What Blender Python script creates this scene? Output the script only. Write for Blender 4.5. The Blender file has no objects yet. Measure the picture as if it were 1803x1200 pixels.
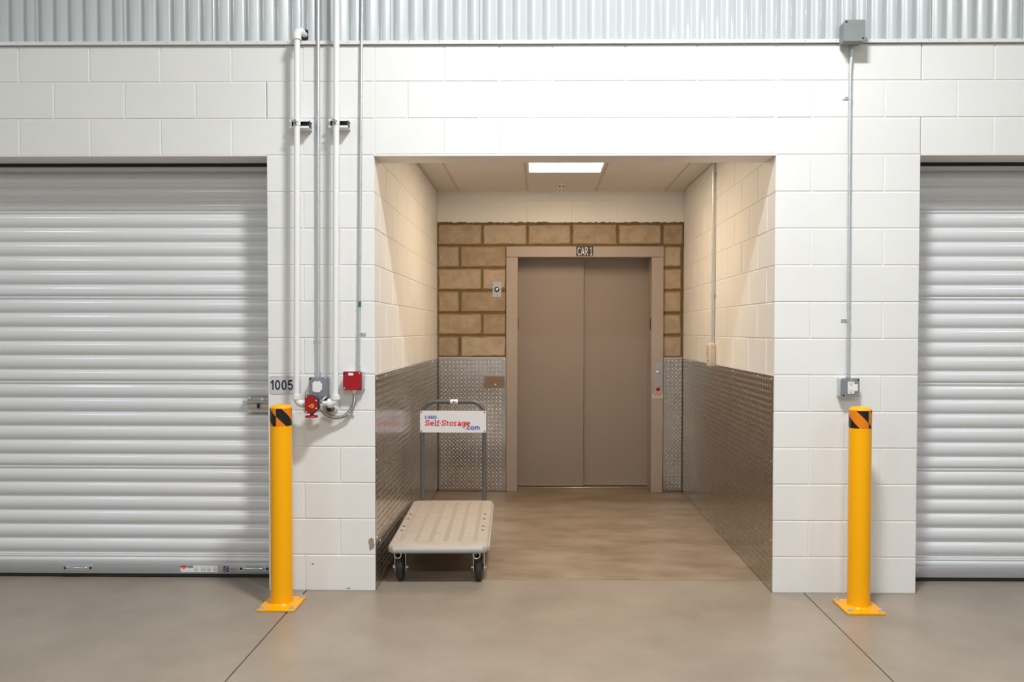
import bpy, bmesh, math, random
from mathutils import Vector, Matrix
random.seed(7)
R = math.radians
S = bpy.context.scene
COL = S.collection

# ------------------------------------------------------------------ camera
cam_d = bpy.data.cameras.new('camera')
cam = bpy.data.objects.new('camera', cam_d)
COL.objects.link(cam)
cam_d.sensor_width = 36.0
cam_d.lens = 1478.0 / 1803.0 * 36.0
cam_d.shift_x = -26.04 / 1803.0
cam_d.shift_y = 14.46 / 1803.0
cam_d.clip_start = 0.05
_r = Vector((0.99990953, 0.01338895, 0.00128967))
_u = Vector((-0.00159392, 0.02273875, 0.99974017))
_f = Vector((-0.01335614, 0.99965178, -0.02275804))
M = Matrix(((_r.x, _u.x, -_f.x, 0.93372), (_r.y, _u.y, -_f.y, -4.78538), (_r.z, _u.z, -_f.z, 1.50107), (0, 0, 0, 1)))
cam.matrix_world = M
S.camera = cam

# ------------------------------------------------------------------ world, lamps, exposure
S.view_settings.view_transform = 'Standard'
S.view_settings.look = 'None'
S.view_settings.exposure = 0.0
S.view_settings.gamma = 1.0
S.view_settings.use_curve_mapping = False
w = bpy.data.worlds.new('hall')
S.world = w
w.use_nodes = True
w.node_tree.nodes['Background'].inputs[0].default_value = (0.75, 0.85, 0.95, 1)
w.node_tree.nodes['Background'].inputs[1].default_value = 0.05


def area(name, loc, sx, sy, power, col, spread=180):
    d = bpy.data.lights.new(name, 'AREA')
    d.shape = 'RECTANGLE'
    d.size, d.size_y = sx, sy
    d.energy = power
    d.color = col
    d.spread = R(spread)
    o = bpy.data.objects.new(name, d)
    o.location = loc
    COL.objects.link(o)
    return o


# the row of high-bay fixtures over the aisle (above and outside the frame)
area('high_bay_lamp', (1.45, -2.30, 4.80), 0.62, 0.26, 212, (0.97, 0.985, 1.0))
area('high_bay_lamp', (-4.10, -2.40, 4.80), 0.62, 0.26, 28, (0.84, 0.95, 1.0))
area('high_bay_lamp', (6.00, -2.40, 4.80), 0.62, 0.26, 24, (0.86, 0.96, 1.0))
for _x, _p in ((-3.9, 65), (1.2, 150), (6.0, 65)):
    area('high_bay_lamp', (_x, -7.1, 4.80), 0.62, 0.26, _p, (0.95, 0.98, 1.0))
PANEL_STRENGTH = 19.0
PANEL_COLOR = (1.0, 0.765, 0.525, 1)


# ------------------------------------------------------------------ materials
def mat(name, col, rough=0.5, metal=0.0, var=0.0, vscale=4.0, bump=0.0, bscale=60.0, spec=0.5, coat=0.0, rvar=0.0, col2=None,
        stretch=None, detail=4.0, coat_rough=0.1):
    m = bpy.data.materials.new(name)
    m.use_nodes = True
    nt = m.node_tree
    b = nt.nodes['Principled BSDF']
    b.inputs['Base Color'].default_value = (*col, 1)
    b.inputs['Roughness'].default_value = rough
    b.inputs['Metallic'].default_value = metal
    b.inputs['Specular IOR Level'].default_value = spec
    b.inputs['Coat Weight'].default_value = coat
    b.inputs['Coat Roughness'].default_value = coat_rough
    tc = nt.nodes.new('ShaderNodeTexCoord')
    geo = nt.nodes.new('ShaderNodeNewGeometry')
    mp = nt.nodes.new('ShaderNodeMapping')
    nt.links.new(geo.outputs['Position'], mp.inputs[0])
    if stretch:
        mp.inputs['Scale'].default_value = stretch
    if var or col2:
        n = nt.nodes.new('ShaderNodeTexNoise')
        n.inputs['Scale'].default_value = vscale
        n.inputs['Detail'].default_value = detail
        n.inputs['Roughness'].default_value = 0.6
        nt.links.new(mp.outputs[0], n.inputs['Vector'])
        mx = nt.nodes.new('ShaderNodeMix')
        mx.data_type = 'RGBA'
        c2 = col2 or tuple(max(0, c * (1 - var)) for c in col)
        mx.inputs[6].default_value = (*col, 1)
        mx.inputs[7].default_value = (*c2, 1)
        rp = nt.nodes.new('ShaderNodeMapRange')
        rp.inputs[1].default_value = 0.35
        rp.inputs[2].default_value = 0.68
        nt.links.new(n.outputs['Fac'], rp.inputs[0])
        nt.links.new(rp.outputs[0], mx.inputs[0])
        nt.links.new(mx.outputs[2], b.inputs['Base Color'])
        if rvar:
            rr = nt.nodes.new('ShaderNodeMapRange')
            rr.inputs[3].default_value = rough - rvar
            rr.inputs[4].default_value = rough + rvar
            nt.links.new(n.outputs['Fac'], rr.inputs[0])
            nt.links.new(rr.outputs[0], b.inputs['Roughness'])
    if bump:
        n2 = nt.nodes.new('ShaderNodeTexNoise')
        n2.inputs['Scale'].default_value = bscale
        n2.inputs['Detail'].default_value = 3.0
        nt.links.new(mp.outputs[0], n2.inputs['Vector'])
        bp = nt.nodes.new('ShaderNodeBump')
        bp.inputs['Strength'].default_value = bump
        bp.inputs['Distance'].default_value = 0.004
        nt.links.new(n2.outputs['Fac'], bp.inputs['Height'])
        nt.links.new(bp.outputs[0], b.inputs['Normal'])
    return m


M_ = {}
M_['block'] = mat('painted_block', (0.80, 0.80, 0.785), 0.45, bump=0.12, bscale=210, var=0.05, vscale=1.5, spec=0.4)
M_['caulk'] = mat('white_caulk', (0.78, 0.76, 0.73), 0.5)
M_['brown_mortar'] = mat('brown_mortar', (0.175, 0.120, 0.055), 0.85, var=0.3, vscale=12, bump=0.4, bscale=120)
M_['siding'] = mat('grey_white_siding', (0.50, 0.535, 0.545), 0.30, spec=0.5, coat=0.5, coat_rough=0.10)
M_['flashing'] = mat('white_flashing', (0.70, 0.71, 0.71), 0.35)
M_['curtain'] = mat('white_curtain_paint', (0.72, 0.73, 0.745), 0.25, spec=0.6, coat=0.4, coat_rough=0.12)
M_['bar'] = mat('aluminium_bar', (0.50, 0.51, 0.53), 0.35, metal=0.6)
M_['rubber'] = mat('black_rubber', (0.012, 0.012, 0.013), 0.6)
M_['tyre'] = mat('black_tyre', (0.022, 0.020, 0.018), 0.42)
M_['dark'] = mat('dark_interior', (0.03, 0.03, 0.03), 0.8)
M_['lintel'] = mat('lintel_paint', (0.78, 0.76, 0.72), 0.4)
M_['concrete'] = mat('polished_concrete', (0.340, 0.285, 0.228), 0.34, var=0.0, vscale=1.6, col2=(0.262, 0.216, 0.170), rvar=0.07,
                     bump=0.02, bscale=20, detail=8.0, spec=0.45)
M_['concrete_alcove'] = mat('alcove_concrete', (0.300, 0.234, 0.170), 0.36, vscale=3.0, col2=(0.190, 0.138, 0.088), rvar=0.08, bump=0.03,
                            bscale=20, detail=8.0, spec=0.45, stretch=(0.8, 1.6, 1))
M_['joint'] = mat('joint_filler', (0.10, 0.09, 0.08), 0.7)
M_['plate'] = mat('diamond_plate_metal', (0.56, 0.54, 0.52), 0.19, metal=1.0, var=0.12, vscale=3.0, rvar=0.07)
M_['lug'] = mat('plate_lug_metal', (0.64, 0.61, 0.57), 0.30, metal=1.0)
M_['steel'] = mat('stainless_steel', (0.60, 0.58, 0.55), 0.28, metal=1.0, var=0.1, vscale=60, stretch=(1, 1, 0.05))
M_['bronze_steel'] = mat('dull_brass_plate', (0.27, 0.20, 0.13), 0.4, metal=0.5)
M_['galv'] = mat('galvanised_steel', (0.63, 0.68, 0.70), 0.32, metal=0.6, var=0.12, vscale=30)
M_['hose'] = mat('flexible_conduit_metal', (0.42, 0.39, 0.36), 0.3, metal=0.8)
M_['latch'] = mat('brushed_latch_steel', (0.56, 0.52, 0.49), 0.38, metal=0.55)
M_['zinc'] = mat('bright_zinc', (0.72, 0.76, 0.78), 0.22, metal=0.9)
M_['pipe'] = mat('white_pipe_paint', (0.78, 0.78, 0.77), 0.35)
M_['elev'] = mat('taupe_door_paint', (0.300, 0.250, 0.218), 0.42, bump=0.06, bscale=350)
M_['elevframe'] = mat('taupe_frame_paint', (0.385, 0.325, 0.288), 0.42, bump=0.06, bscale=350)
M_['tile'] = mat('ceiling_tile', (0.74, 0.70, 0.65), 0.9, bump=0.3, bscale=160)
M_['tee'] = mat('ceiling_grid', (0.55, 0.50, 0.45), 0.5)
M_['yellow'] = mat('safety_yellow_paint', (0.98, 0.44, 0.0), 0.30, spec=0.32)
M_['graybox'] = mat('grey_box_paint', (0.205, 0.225, 0.245), 0.45)
M_['greenbox'] = mat('grey_green_box_paint', (0.24, 0.275, 0.265), 0.5, var=0.12, vscale=14)
M_['red'] = mat('red_paint', (0.34, 0.003, 0.008), 0.35)
M_['white'] = mat('white_plastic', (0.80, 0.80, 0.80), 0.4)
M_['cream'] = mat('cream_plastic', (0.70, 0.64, 0.54), 0.45)
M_['louvre'] = mat('tan_louvre', (0.42, 0.35, 0.27), 0.6)
M_['black'] = mat('black_plastic', (0.010, 0.010, 0.012), 0.4)
M_['screwhole'] = mat('dark_screw', (0.03, 0.03, 0.035), 0.4, metal=0.5)
M_['orange'] = mat('yellow_pointer', (0.75, 0.33, 0.02), 0.4)
M_['deck'] = mat('worn_cart_deck', (0.445, 0.39, 0.335), 0.55, col2=(0.39, 0.335, 0.278), vscale=7, bump=0.04, bscale=80, stretch=(1, 2.2, 1))
M_['deckstrip'] = mat('smooth_deck_groove', (0.37, 0.318, 0.265), 0.6)
M_['bumper'] = mat('grey_bumper', (0.42, 0.405, 0.395), 0.45)
M_['handle'] = mat('charcoal_powder_coat', (0.10, 0.10, 0.10), 0.42, bump=0.1, bscale=400)
M_['sign'] = mat('white_sign', (0.74, 0.73, 0.75), 0.4)
M_['signred'] = mat('sign_red', (0.62, 0.012, 0.02), 0.5)
M_['signblue'] = mat('sign_blue', (0.010, 0.085, 0.40), 0.5)
M_['plaque'] = mat('grey_plaque', (0.55, 0.56, 0.58), 0.4)
M_['navy'] = mat('dark_lettering', (0.012, 0.012, 0.03), 0.5)
M_['green'] = mat('green_tape', (0.02, 0.13, 0.10), 0.5)
M_['tag_red'] = mat('label_red', (0.6, 0.03, 0.03), 0.5)
M_['tag_grey'] = mat('label_print', (0.25, 0.25, 0.26), 0.5)
M_['tag_teal'] = mat('label_teal', (0.10, 0.32, 0.28), 0.5)
M_['tag_navy'] = mat('label_navy', (0.03, 0.035, 0.12), 0.5)
M_['scuff'] = mat('scuff_mark', (0.36, 0.31, 0.275), 0.7, var=0.4, vscale=60)
M_['hall'] = mat('hall_paint', (0.72, 0.72, 0.70), 0.6)
M_['sill'] = mat('worn_sill_metal', (0.55, 0.48, 0.38), 0.3, metal=0.9)

# bare block: tan face, brown sealer bled in from the joints (mesh attribute "edge" marks the rim)
m = mat('bare_block', (0.36, 0.255, 0.155), 0.8)
nt = m.node_tree
bs = nt.nodes['Principled BSDF']
geo = nt.nodes.new('ShaderNodeNewGeometry')
at = nt.nodes.new('ShaderNodeAttribute'); at.attribute_name = 'edge'
oi = nt.nodes.new('ShaderNodeObjectInfo')
n1 = nt.nodes.new('ShaderNodeTexNoise'); n1.inputs['Scale'].default_value = 9; n1.inputs['Detail'].default_value = 5
n2 = nt.nodes.new('ShaderNodeTexNoise'); n2.inputs['Scale'].default_value = 170; n2.inputs['Detail'].default_value = 2
for n in (n1, n2):
    nt.links.new(geo.outputs['Position'], n.inputs['Vector'])
def mathn(op, a, b=None, clamp=False):
    q = nt.nodes.new('ShaderNodeMath'); q.operation = op; q.use_clamp = clamp
    for i, v in enumerate((a, b)):
        if v is None: continue
        if isinstance(v, (int, float)): q.inputs[i].default_value = v
        else: nt.links.new(v, q.inputs[i])
    return q.outputs[0]
base = nt.nodes.new('ShaderNodeMix'); base.data_type = 'RGBA'
base.inputs[6].default_value = (0.27, 0.190, 0.108, 1); base.inputs[7].default_value = (0.47, 0.385, 0.295, 1)
sp = mathn('ADD', mathn('MULTIPLY', mathn('SUBTRACT', n1.outputs['Fac'], 0.5), 1.7), mathn('MULTIPLY', oi.outputs['Random'], 0.65))
nt.links.new(mathn('ADD', mathn('ADD', sp, mathn('MULTIPLY', mathn('SUBTRACT', n2.outputs['Fac'], 0.5), 1.6)), 0.22, True), base.inputs[0])
rim = nt.nodes.new('ShaderNodeMix'); rim.data_type = 'RGBA'
nt.links.new(base.outputs[2], rim.inputs[6]); rim.inputs[7].default_value = (0.235, 0.165, 0.075, 1)
e = mathn('ADD', at.outputs['Fac'], mathn('MULTIPLY', mathn('SUBTRACT', n1.outputs['Fac'], 0.50), 2.6))
nt.links.new(mathn('MULTIPLY', mathn('SUBTRACT', e, 0.35), 1.6, True), rim.inputs[0])
nt.links.new(rim.outputs[2], bs.inputs['Base Color'])
bp = nt.nodes.new('ShaderNodeBump'); bp.inputs['Strength'].default_value = 0.4; bp.inputs['Distance'].default_value = 0.003
nt.links.new(n2.outputs['Fac'], bp.inputs['Height']); nt.links.new(bp.outputs[0], bs.inputs['Normal'])
M_['bare'] = m

# hazard tape: printed black and orange stripes, from the band's own unwrapped coordinates
m = mat('hazard_tape', (0.8, 0.2, 0.0), 0.3)
nt = m.node_tree
bs = nt.nodes['Principled BSDF']
uv = nt.nodes.new('ShaderNodeTexCoord')
sx = nt.nodes.new('ShaderNodeSeparateXYZ')
nt.links.new(uv.outputs['UV'], sx.inputs[0])
fr = mathn('FRACT', mathn('DIVIDE', mathn('ADD', sx.outputs[0], sx.outputs[1]), 0.145))
lt = mathn('LESS_THAN', fr, 0.483)
mx = nt.nodes.new('ShaderNodeMix'); mx.data_type = 'RGBA'
mx.inputs[6].default_value = (0.80, 0.22, 0.0, 1); mx.inputs[7].default_value = (0.008, 0.007, 0.007, 1)
nt.links.new(lt, mx.inputs[0]); nt.links.new(mx.outputs[2], bs.inputs['Base Color'])
M_['tape'] = m

# lit diffuser
m = bpy.data.materials.new('lit_diffuser'); m.use_nodes = True
nt = m.node_tree; nt.nodes.remove(nt.nodes['Principled BSDF'])
em = nt.nodes.new('ShaderNodeEmission'); em.inputs[0].default_value = PANEL_COLOR; em.inputs[1].default_value = PANEL_STRENGTH
nt.links.new(em.outputs[0], nt.nodes['Material Output'].inputs[0])
M_['lit'] = m


# ------------------------------------------------------------------ mesh builder
class MB:
    def __init__(s):
        s.v, s.f, s.m, s.mats = [], [], [], []

    def mi(s, mt):
        if mt not in s.mats: s.mats.append(mt)
        return s.mats.index(mt)

    def add(s, vs, fs, mt):
        o = len(s.v); k = s.mi(mt)
        s.v += [Vector(v) for v in vs]
        for f in fs:
            s.f.append(tuple(i + o for i in f)); s.m.append(k)
        return s

    def box(s, lo, hi, mt, bev=0.0, seg=1):
        x0, y0, z0 = lo; x1, y1, z1 = hi
        if not bev:
            vs = [(x0,y0,z0),(x1,y0,z0),(x1,y1,z0),(x0,y1,z0),(x0,y0,z1),(x1,y0,z1),(x1,y1,z1),(x0,y1,z1)]
            return s.add(vs, [(0,3,2,1),(4,5,6,7),(0,1,5,4),(1,2,6,5),(2,3,7,6),(3,0,4,7)], mt)
        bm = bmesh.new()
        bmesh.ops.create_cube(bm, size=1.0)
        for v in bm.verts:
            v.co = Vector(((x0+x1)/2 + v.co.x*(x1-x0), (y0+y1)/2 + v.co.y*(y1-y0), (z0+z1)/2 + v.co.z*(z1-z0)))
        bmesh.ops.bevel(bm, geom=list(bm.edges), offset=bev, segments=seg, affect='EDGES', profile=0.5)
        return s.addbm(bm, mt)

    def addbm(s, bm, mt):
        bm.verts.index_update()
        s.add([v.co.copy() for v in bm.verts], [tuple(v.index for v in f.verts) for f in bm.faces], mt)
        bm.free()
        return s

    def prism(s, poly, axis, a, b, mt):
        """poly: 2-D points (counter-clockwise seen along +axis); axis 'x','y','z'."""
        def P(p, t):
            return {'x': (t, p[0], p[1]), 'y': (p[0], t, p[1]), 'z': (p[0], p[1], t)}[axis]
        n = len(poly)
        vs = [P(p, a) for p in poly] + [P(p, b) for p in poly]
        fs = [tuple(range(n)), tuple(range(2*n-1, n-1, -1))] + [(i, i+n, (i+1) % n + n, (i+1) % n) for i in range(n)]
        return s.add(vs, fs, mt)

    def sheet(s, prof, axis, a, b, mt, seg=1):
        """open profile swept straight; axis 'x': prof (y,z); axis 'z': prof (x,y)."""
        n = len(prof); vs = []
        for k in range(seg+1):
            t = a + (b-a)*k/seg
            vs += [(t, p[0], p[1]) if axis == 'x' else (p[0], p[1], t) for p in prof]
        fs = [(k*n+i, k*n+i+1, (k+1)*n+i+1, (k+1)*n+i) for k in range(seg) for i in range(n-1)]
        return s.add(vs, fs, mt)

    def tube(s, path, r, mt, n=14, caps=True, r_of=None):
        path = [Vector(p) for p in path]
        k = len(path); vs = []; up = None
        for i, p in enumerate(path):
            t = (path[min(i+1, k-1)] - path[max(i-1, 0)]).normalized()
            if up is None:
                up = Vector((0, 0, 1)) if abs(t.z) < 0.9 else Vector((0, 1, 0))
            up = (up - t*up.dot(t)).normalized()
            sd = t.cross(up)
            rr = r_of(i) if r_of else r
            vs += [p + (up*math.cos(2*math.pi*j/n) + sd*math.sin(2*math.pi*j/n))*rr for j in range(n)]
        fs = [(i*n+j, i*n+(j+1) % n, (i+1)*n+(j+1) % n, (i+1)*n+j) for i in range(k-1) for j in range(n)]
        if caps:
            fs += [tuple(range(n-1, -1, -1)), tuple(range((k-1)*n, k*n))]
        return s.add(vs, fs, mt)

    def lathe(s, prof, c, axis, mt, n=20):
        """prof: (radius, distance along axis)."""
        c = Vector(c); ax = Vector(axis).normalized()
        a = Vector((1, 0, 0)) if abs(ax.x) < 0.9 else Vector((0, 0, 1))
        a = (a - ax*a.dot(ax)).normalized(); b = ax.cross(a)
        vs = []; k = len(prof)
        for r, h in prof:
            vs += [c + ax*h + (a*math.cos(2*math.pi*j/n) + b*math.sin(2*math.pi*j/n))*max(r, 1e-5) for j in range(n)]
        fs = [(i*n+j, i*n+(j+1) % n, (i+1)*n+(j+1) % n, (i+1)*n+j) for i in range(k-1) for j in range(n)]
        fs += [tuple(range(n-1, -1, -1)), tuple(range((k-1)*n, k*n))]
        return s.add(vs, fs, mt)

    def mesh(s, name, smooth=True, angle=38):
        me = bpy.data.meshes.new(name)
        me.from_pydata(s.v, [], s.f)
        for mt in s.mats: me.materials.append(M_[mt] if isinstance(mt, str) else mt)
        me.polygons.foreach_set('material_index', s.m)
        bm = bmesh.new(); bm.from_mesh(me)
        bmesh.ops.recalc_face_normals(bm, faces=bm.faces)
        bm.to_mesh(me); bm.free()
        if smooth:
            me.polygons.foreach_set('use_smooth', [True]*len(me.polygons))
            me.set_sharp_from_angle(angle=R(angle))
        me.update()
        return me


WL = {}


def link(o, parent, wloc):
    COL.objects.link(o)
    WL[o.name] = Vector(wloc)
    if parent is not None:
        o.parent = parent
        o.location = Vector(wloc) - WL[parent.name]
    else:
        o.location = wloc
    return o


def props(o, label=None, cat=None, group=None, kind=None):
    for k, v in (('label', label), ('category', cat), ('group', group), ('kind', kind)):
        if v: o[k] = v
    return o


def thing(name, label, cat, loc, group=None, kind=None):
    o = bpy.data.objects.new(name, None)
    o.empty_display_size = 0.1
    link(o, None, loc)
    return props(o, label, cat, group, kind)


def part(name, mb, parent, label=None, smooth=True, kind=None, angle=38, centre=None):
    lo = Vector((min(v.x for v in mb.v), min(v.y for v in mb.v), min(v.z for v in mb.v)))
    hi = Vector((max(v.x for v in mb.v), max(v.y for v in mb.v), max(v.z for v in mb.v)))
    c = Vector(centre) if centre else (lo+hi)/2
    mb.v = [v - c for v in mb.v]
    o = bpy.data.objects.new(name, mb.mesh(name, smooth, angle))
    link(o, parent, c)
    return props(o, label=label, kind=kind)


def piece(name, me, parent, wloc, rz=0.0):
    o = bpy.data.objects.new(name, me)
    o.rotation_euler = (0, 0, rz)
    return link(o, parent, wloc)


def rrect(x0, z0, x1, z1, r, n=5):
    out = []
    for cx, cz, a0 in ((x1-r, z0+r, -90), (x1-r, z1-r, 0), (x0+r, z1-r, 90), (x0+r, z0+r, 180)):
        for i in range(n+1):
            a = R(a0 + 90*i/n)
            out.append((cx + r*math.cos(a), cz + r*math.sin(a)))
    return out


# ------------------------------------------------------------------ dimensions
C = 0.2077            # course height
W = 2.276             # alcove width
D = 2.995             # alcove depth
ZC = 2.783            # alcove ceiling
LJ, RJ = -0.613, W + 0.8128   # door jambs
LINT = 12*C
TOP = 15*C
T = 0.2               # wall thickness
LE, RE = -3.06, 5.53  # far jambs of the roll-up doors
XL, XR = -6.2, 8.6    # ends of the hall
ST = 'structure'

# ------------------------------------------------------------------ floor
fl = props(link(bpy.data.objects.new('floor', MB().box((XL, -9.6, -0.14), (XR, 3.6, -0.012), 'joint').mesh('floor')), None, (0, 0, 0)),
           'polished concrete floor with sawn joints', 'floor', kind=ST)
part('slab', MB().box((XL, -9.6, -0.10), (-0.4045, 1.2, 0), 'concrete', 0.002), fl)
part('slab', MB().box((-0.3975, -9.6, -0.10), (2.4555, 0.236, 0), 'concrete', 0.002), fl)
part('slab', MB().box((2.4605, -9.6, -0.10), (XR, 1.2, 0), 'concrete', 0.002), fl)
part('slab', MB().box((-0.3975, 0.240, -0.10), (2.4555, 3.6, 0.0015), 'concrete_alcove', 0.0035, 2), fl, 'browner slab inside the alcove')

# ------------------------------------------------------------------ block meshes
JN = 0.007            # joint width
_cache = {}


def block_mesh(w_, h_, dep=0.05, bev=0.0025, mt='block'):
    """block face in the xz plane looking to -y, centred."""
    key = (round(w_, 4), round(h_, 4), mt)
    if key in _cache: return _cache[key]
    a, b = w_/2, h_/2
    if mt == 'block':
        vs = [(-a,bev,-b),(a,bev,-b),(a,bev,b),(-a,bev,b),
              (-a+bev,0,-b+bev),(a-bev,0,-b+bev),(a-bev,0,b-bev),(-a+bev,0,b-bev),
              (-a,dep,-b),(a,dep,-b),(a,dep,b),(-a,dep,b)]
        fs = [(4,5,6,7)] + [(i,(i+1)%4,(i+1)%4+4,i+4) for i in range(4)] + [(8+i,8+(i+1)%4,(i+1)%4,i) for i in range(4)]
        me = MB().add(vs, fs, mt).mesh('block', False)
    else:
        rim = 0.022
        xs = [-a, -a+0.004, -a+rim, a-rim, a-0.004, a]; zs = [-b, -b+0.004, -b+rim, b-rim, b-0.004, b]
        vs, ed = [], []
        for j, z in enumerate(zs):
            for i, x in enumerate(xs):
                outer = i in (0, 5) or j in (0, 5)
                vs.append((x, 0.005 if outer else 0.0, z))
                ed.append(0.0 if (i in (2, 3) and j in (2, 3)) else 1.0 if (i in (0,1,4,5) or j in (0,1,4,5)) else 0.0)
        fs = [(j*6+i, j*6+i+1, (j+1)*6+i+1, (j+1)*6+i) for j in range(5) for i in range(5)]
        me = MB().add(vs, fs, mt).mesh('block', False)
        at_ = me.attributes.new('edge', 'FLOAT', 'POINT')
        at_.data.foreach_set('value', ed)
    _cache[key] = me
    return me


def lay(parent, joints, z0, z1, frame, mt='block', j=JN, j0=None, j1=None):
    """blocks between consecutive joints; frame(s, z) -> (world point, rotation)."""
    n = len(joints)
    for i in range(n-1):
        a = joints[i] + (j/2 if i or j0 is None else j0)
        b = joints[i+1] - (j/2 if i < n-2 or j1 is None else j1)
        if b - a < 0.015: continue
        if mt == 'bare':
            a += random.uniform(-0.003, 0.004) if i else 0
            b -= random.uniform(-0.003, 0.004)
        p, rz = frame((a+b)/2, (z0+z1)/2)
        wob = random.uniform(-0.0007, 0.0007)
        p = Vector(p) + Matrix.Rotation(rz, 3, 'Z') @ Vector((0, wob, random.uniform(-0.002, 0.002) if mt == 'bare' else 0))
        o = piece('block', block_mesh(b-a, z1-z0-j - (random.choice((0, 0.003, 0.006)) if mt == 'bare' else 0), mt=mt), parent, p, rz)
        if mt == 'bare': o.rotation_euler.y = R(random.uniform(-0.5, 0.5))


# ------------------------------------------------------------------ front wall
core = MB()
for x0, x1, z0, z1 in ((XL, LE, 0, TOP), (LE, LJ, LINT+0.004, TOP), (LJ, 0, 0, TOP), (0, W, LINT+0.004, TOP), (W, RJ, 0, TOP),
                       (RJ, RE, LINT+0.004, TOP), (RE, XR, 0, TOP)):
    core.box((x0+0.002, 0.0030, z0), (x1-0.002, T, z1), 'block')
wf = props(link(bpy.data.objects.new('wall_front', core.mesh('wall_front', False)), None, (0, 0, 0)),
           'white painted concrete block wall around the alcove opening', 'wall', kind=ST)
F = lambda s, z: ((s, 0.0, z), 0.0)
for k in range(15):
    z0, z1 = k*C, (k+1)*C
    odd = k % 2
    # left pier (joint lines relative to the alcove corner) and what runs on over the left door
    if k < 12:
        lay(wf, [LJ, -0.2032 if odd else -0.4064, 0.0], z0, z1, F, j0=0.0, j1=0.0)
    else:
        off = -0.613 if odd else -0.8128
        xs = [off - 0.4064*i for i in range(8, -1, -1)] + ([-0.2064] if odd else [-0.4064]) + [0.0]
        lay(wf, xs, z0, z1, F, j1=0.003)
    # right pier and what runs on over the right door
    if k < 12:
        lay(wf, [W, W+0.2032, W+0.6096, RJ] if odd else [W, W+0.4064, RJ], z0, z1, F, j0=0.0, j1=0.0)
    else:
        st = 0.2032 if odd else 0.4064
        lay(wf, [W] + [W + st + 0.4064*i for i in range(8)], z0, z1, F, j0=0.003)
lay(wf, [0, 0.395, 0.705, 1.013, 1.42, 1.83, W], 12*C+0.004, 13*C, F, j0=0.006, j1=0.006)
lay(wf, [0, 0.19, 0.597, 0.908, 1.22, 1.63, 2.04, W], 13*C, 14*C, F, j0=0.006, j1=0.006)
lay(wf, [0, 0.40, 0.71, 1.015, 1.425, 1.83, W], 14*C, 15*C, F, j0=0.006, j1=0.006)
part('caulk_joint', MB().box((-0.006, 0.0012, LINT), (0.008, 0.02, TOP), 'caulk'), wf)
part('caulk_joint', MB().box((W-0.008, 0.0012, LINT), (W+0.006, 0.02, TOP), 'caulk'), wf)
# scuffs on the left pier's corner
def blot(cx, cz, rx, rz_, seed):
    rnd = random.Random(seed)
    return [(cx + rx*math.cos(t)*rnd.uniform(0.7, 1.1), cz + rz_*math.sin(t)*rnd.uniform(0.7, 1.1)) for t in [2*math.pi*i/18 for i in range(18)]]
part('scuff', MB().prism(blot(-0.022, 0.272, 0.018, 0.042, 2), 'y', -0.0008, 0.003, 'scuff'), wf, 'dark scuff near the corner', False)
part('scuff', MB().prism(blot(-0.36, 0.155, 0.009, 0.005, 3), 'y', -0.0008, 0.003, 'scuff'), wf, 'small dark smudge', False)
part('scuff', MB().prism(blot(-0.155, 0.015, 0.012, 0.005, 4), 'y', -0.0008, 0.003, 'scuff'), wf, 'small dark smudge', False)

# steel lintels (their painted undersides show)
def lintel(n, x0, x1, label):
    mb = MB().box((x0, -0.002, LINT-0.004), (x1, T, LINT+0.004), 'lintel')
    o = part('trim_%d' % n, mb, None, smooth=False)
    props(o, label, 'lintel', kind=ST)
lintel(2, 0.001, W-0.001, 'painted steel lintel over the alcove opening')
lintel(3, LE, LJ-0.001, 'painted steel lintel over the left roll-up door')
lintel(4, RJ+0.001, RE, 'painted steel lintel over the right roll-up door')

# ------------------------------------------------------------------ siding above the block wall
wu = thing('wall_upper', 'vertically ribbed grey white metal siding above the block wall', 'wall', (0, 0.02, TOP), kind=ST)
P_ = 0.0843
def siding_profile(x0, ribs):
    out = []
    for i in range(ribs):
        b = x0 + i*P_
        for t, y in ((0.0, 0.0), (0.05, 0.0025), (0.09, 0.005), (0.16, 0.004), (0.24, -0.001), (0.34, -0.0075), (0.44, -0.0115), (0.54, -0.0130), (0.64, -0.0125), (0.74, -0.010), (0.84, -0.006), (0.92, -0.003)):
            out.append((b + t*P_, y))
    out.append((x0 + ribs*P_, 0.0))
    return out
x = 0.0975 - P_*6*12
me_s = MB().sheet([(a, b) for a, b in siding_profile(0, 6)], 'z', 0, 2.3, 'siding').mesh('siding_panel', True, 60)
while x < XR - 0.3:
    piece('siding_panel', me_s, wu, (x, -0.004 + (0.0016 if int(round(x*10)) % 2 else 0), TOP+0.006))
    # lap edge of the panel
    x += P_*6
me_lap = MB().box((-0.0015, -0.004, 0), (0.0015, 0.003, 2.3), 'siding').mesh('panel_lap', False)
x = 0.0975 - P_*6*7
while x < 6.2:
    piece('panel_lap', me_lap, wu, (x, -0.006, TOP+0.006))
    x += P_*6
part('backing', MB().box((XL, 0.03, TOP), (XR, T, 5.42), 'siding'), wu, smooth=False)
tr = props(part('trim_1', MB().prism([(-0.019, TOP-0.0005), (-0.004, TOP-0.0005), (-0.004, TOP+0.016), (0.028, TOP+0.016), (0.028, TOP+0.019), (-0.017, TOP+0.019)], 'x', XL, XR, 'flashing'), None, smooth=False),
           'thin white flashing strip with screws along the siding bottom', 'trim', kind=ST)
me_sc = MB().lathe([(0.0032, 0.0), (0.0032, 0.002), (0.002, 0.003)], (0, 0, 0), (0, -1, 0), 'galv', 8).mesh('screw')
for i in range(-14, 24):
    piece('screw', me_sc, tr, (0.03 + 0.1715*i, -0.018, TOP+0.011))

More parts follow.
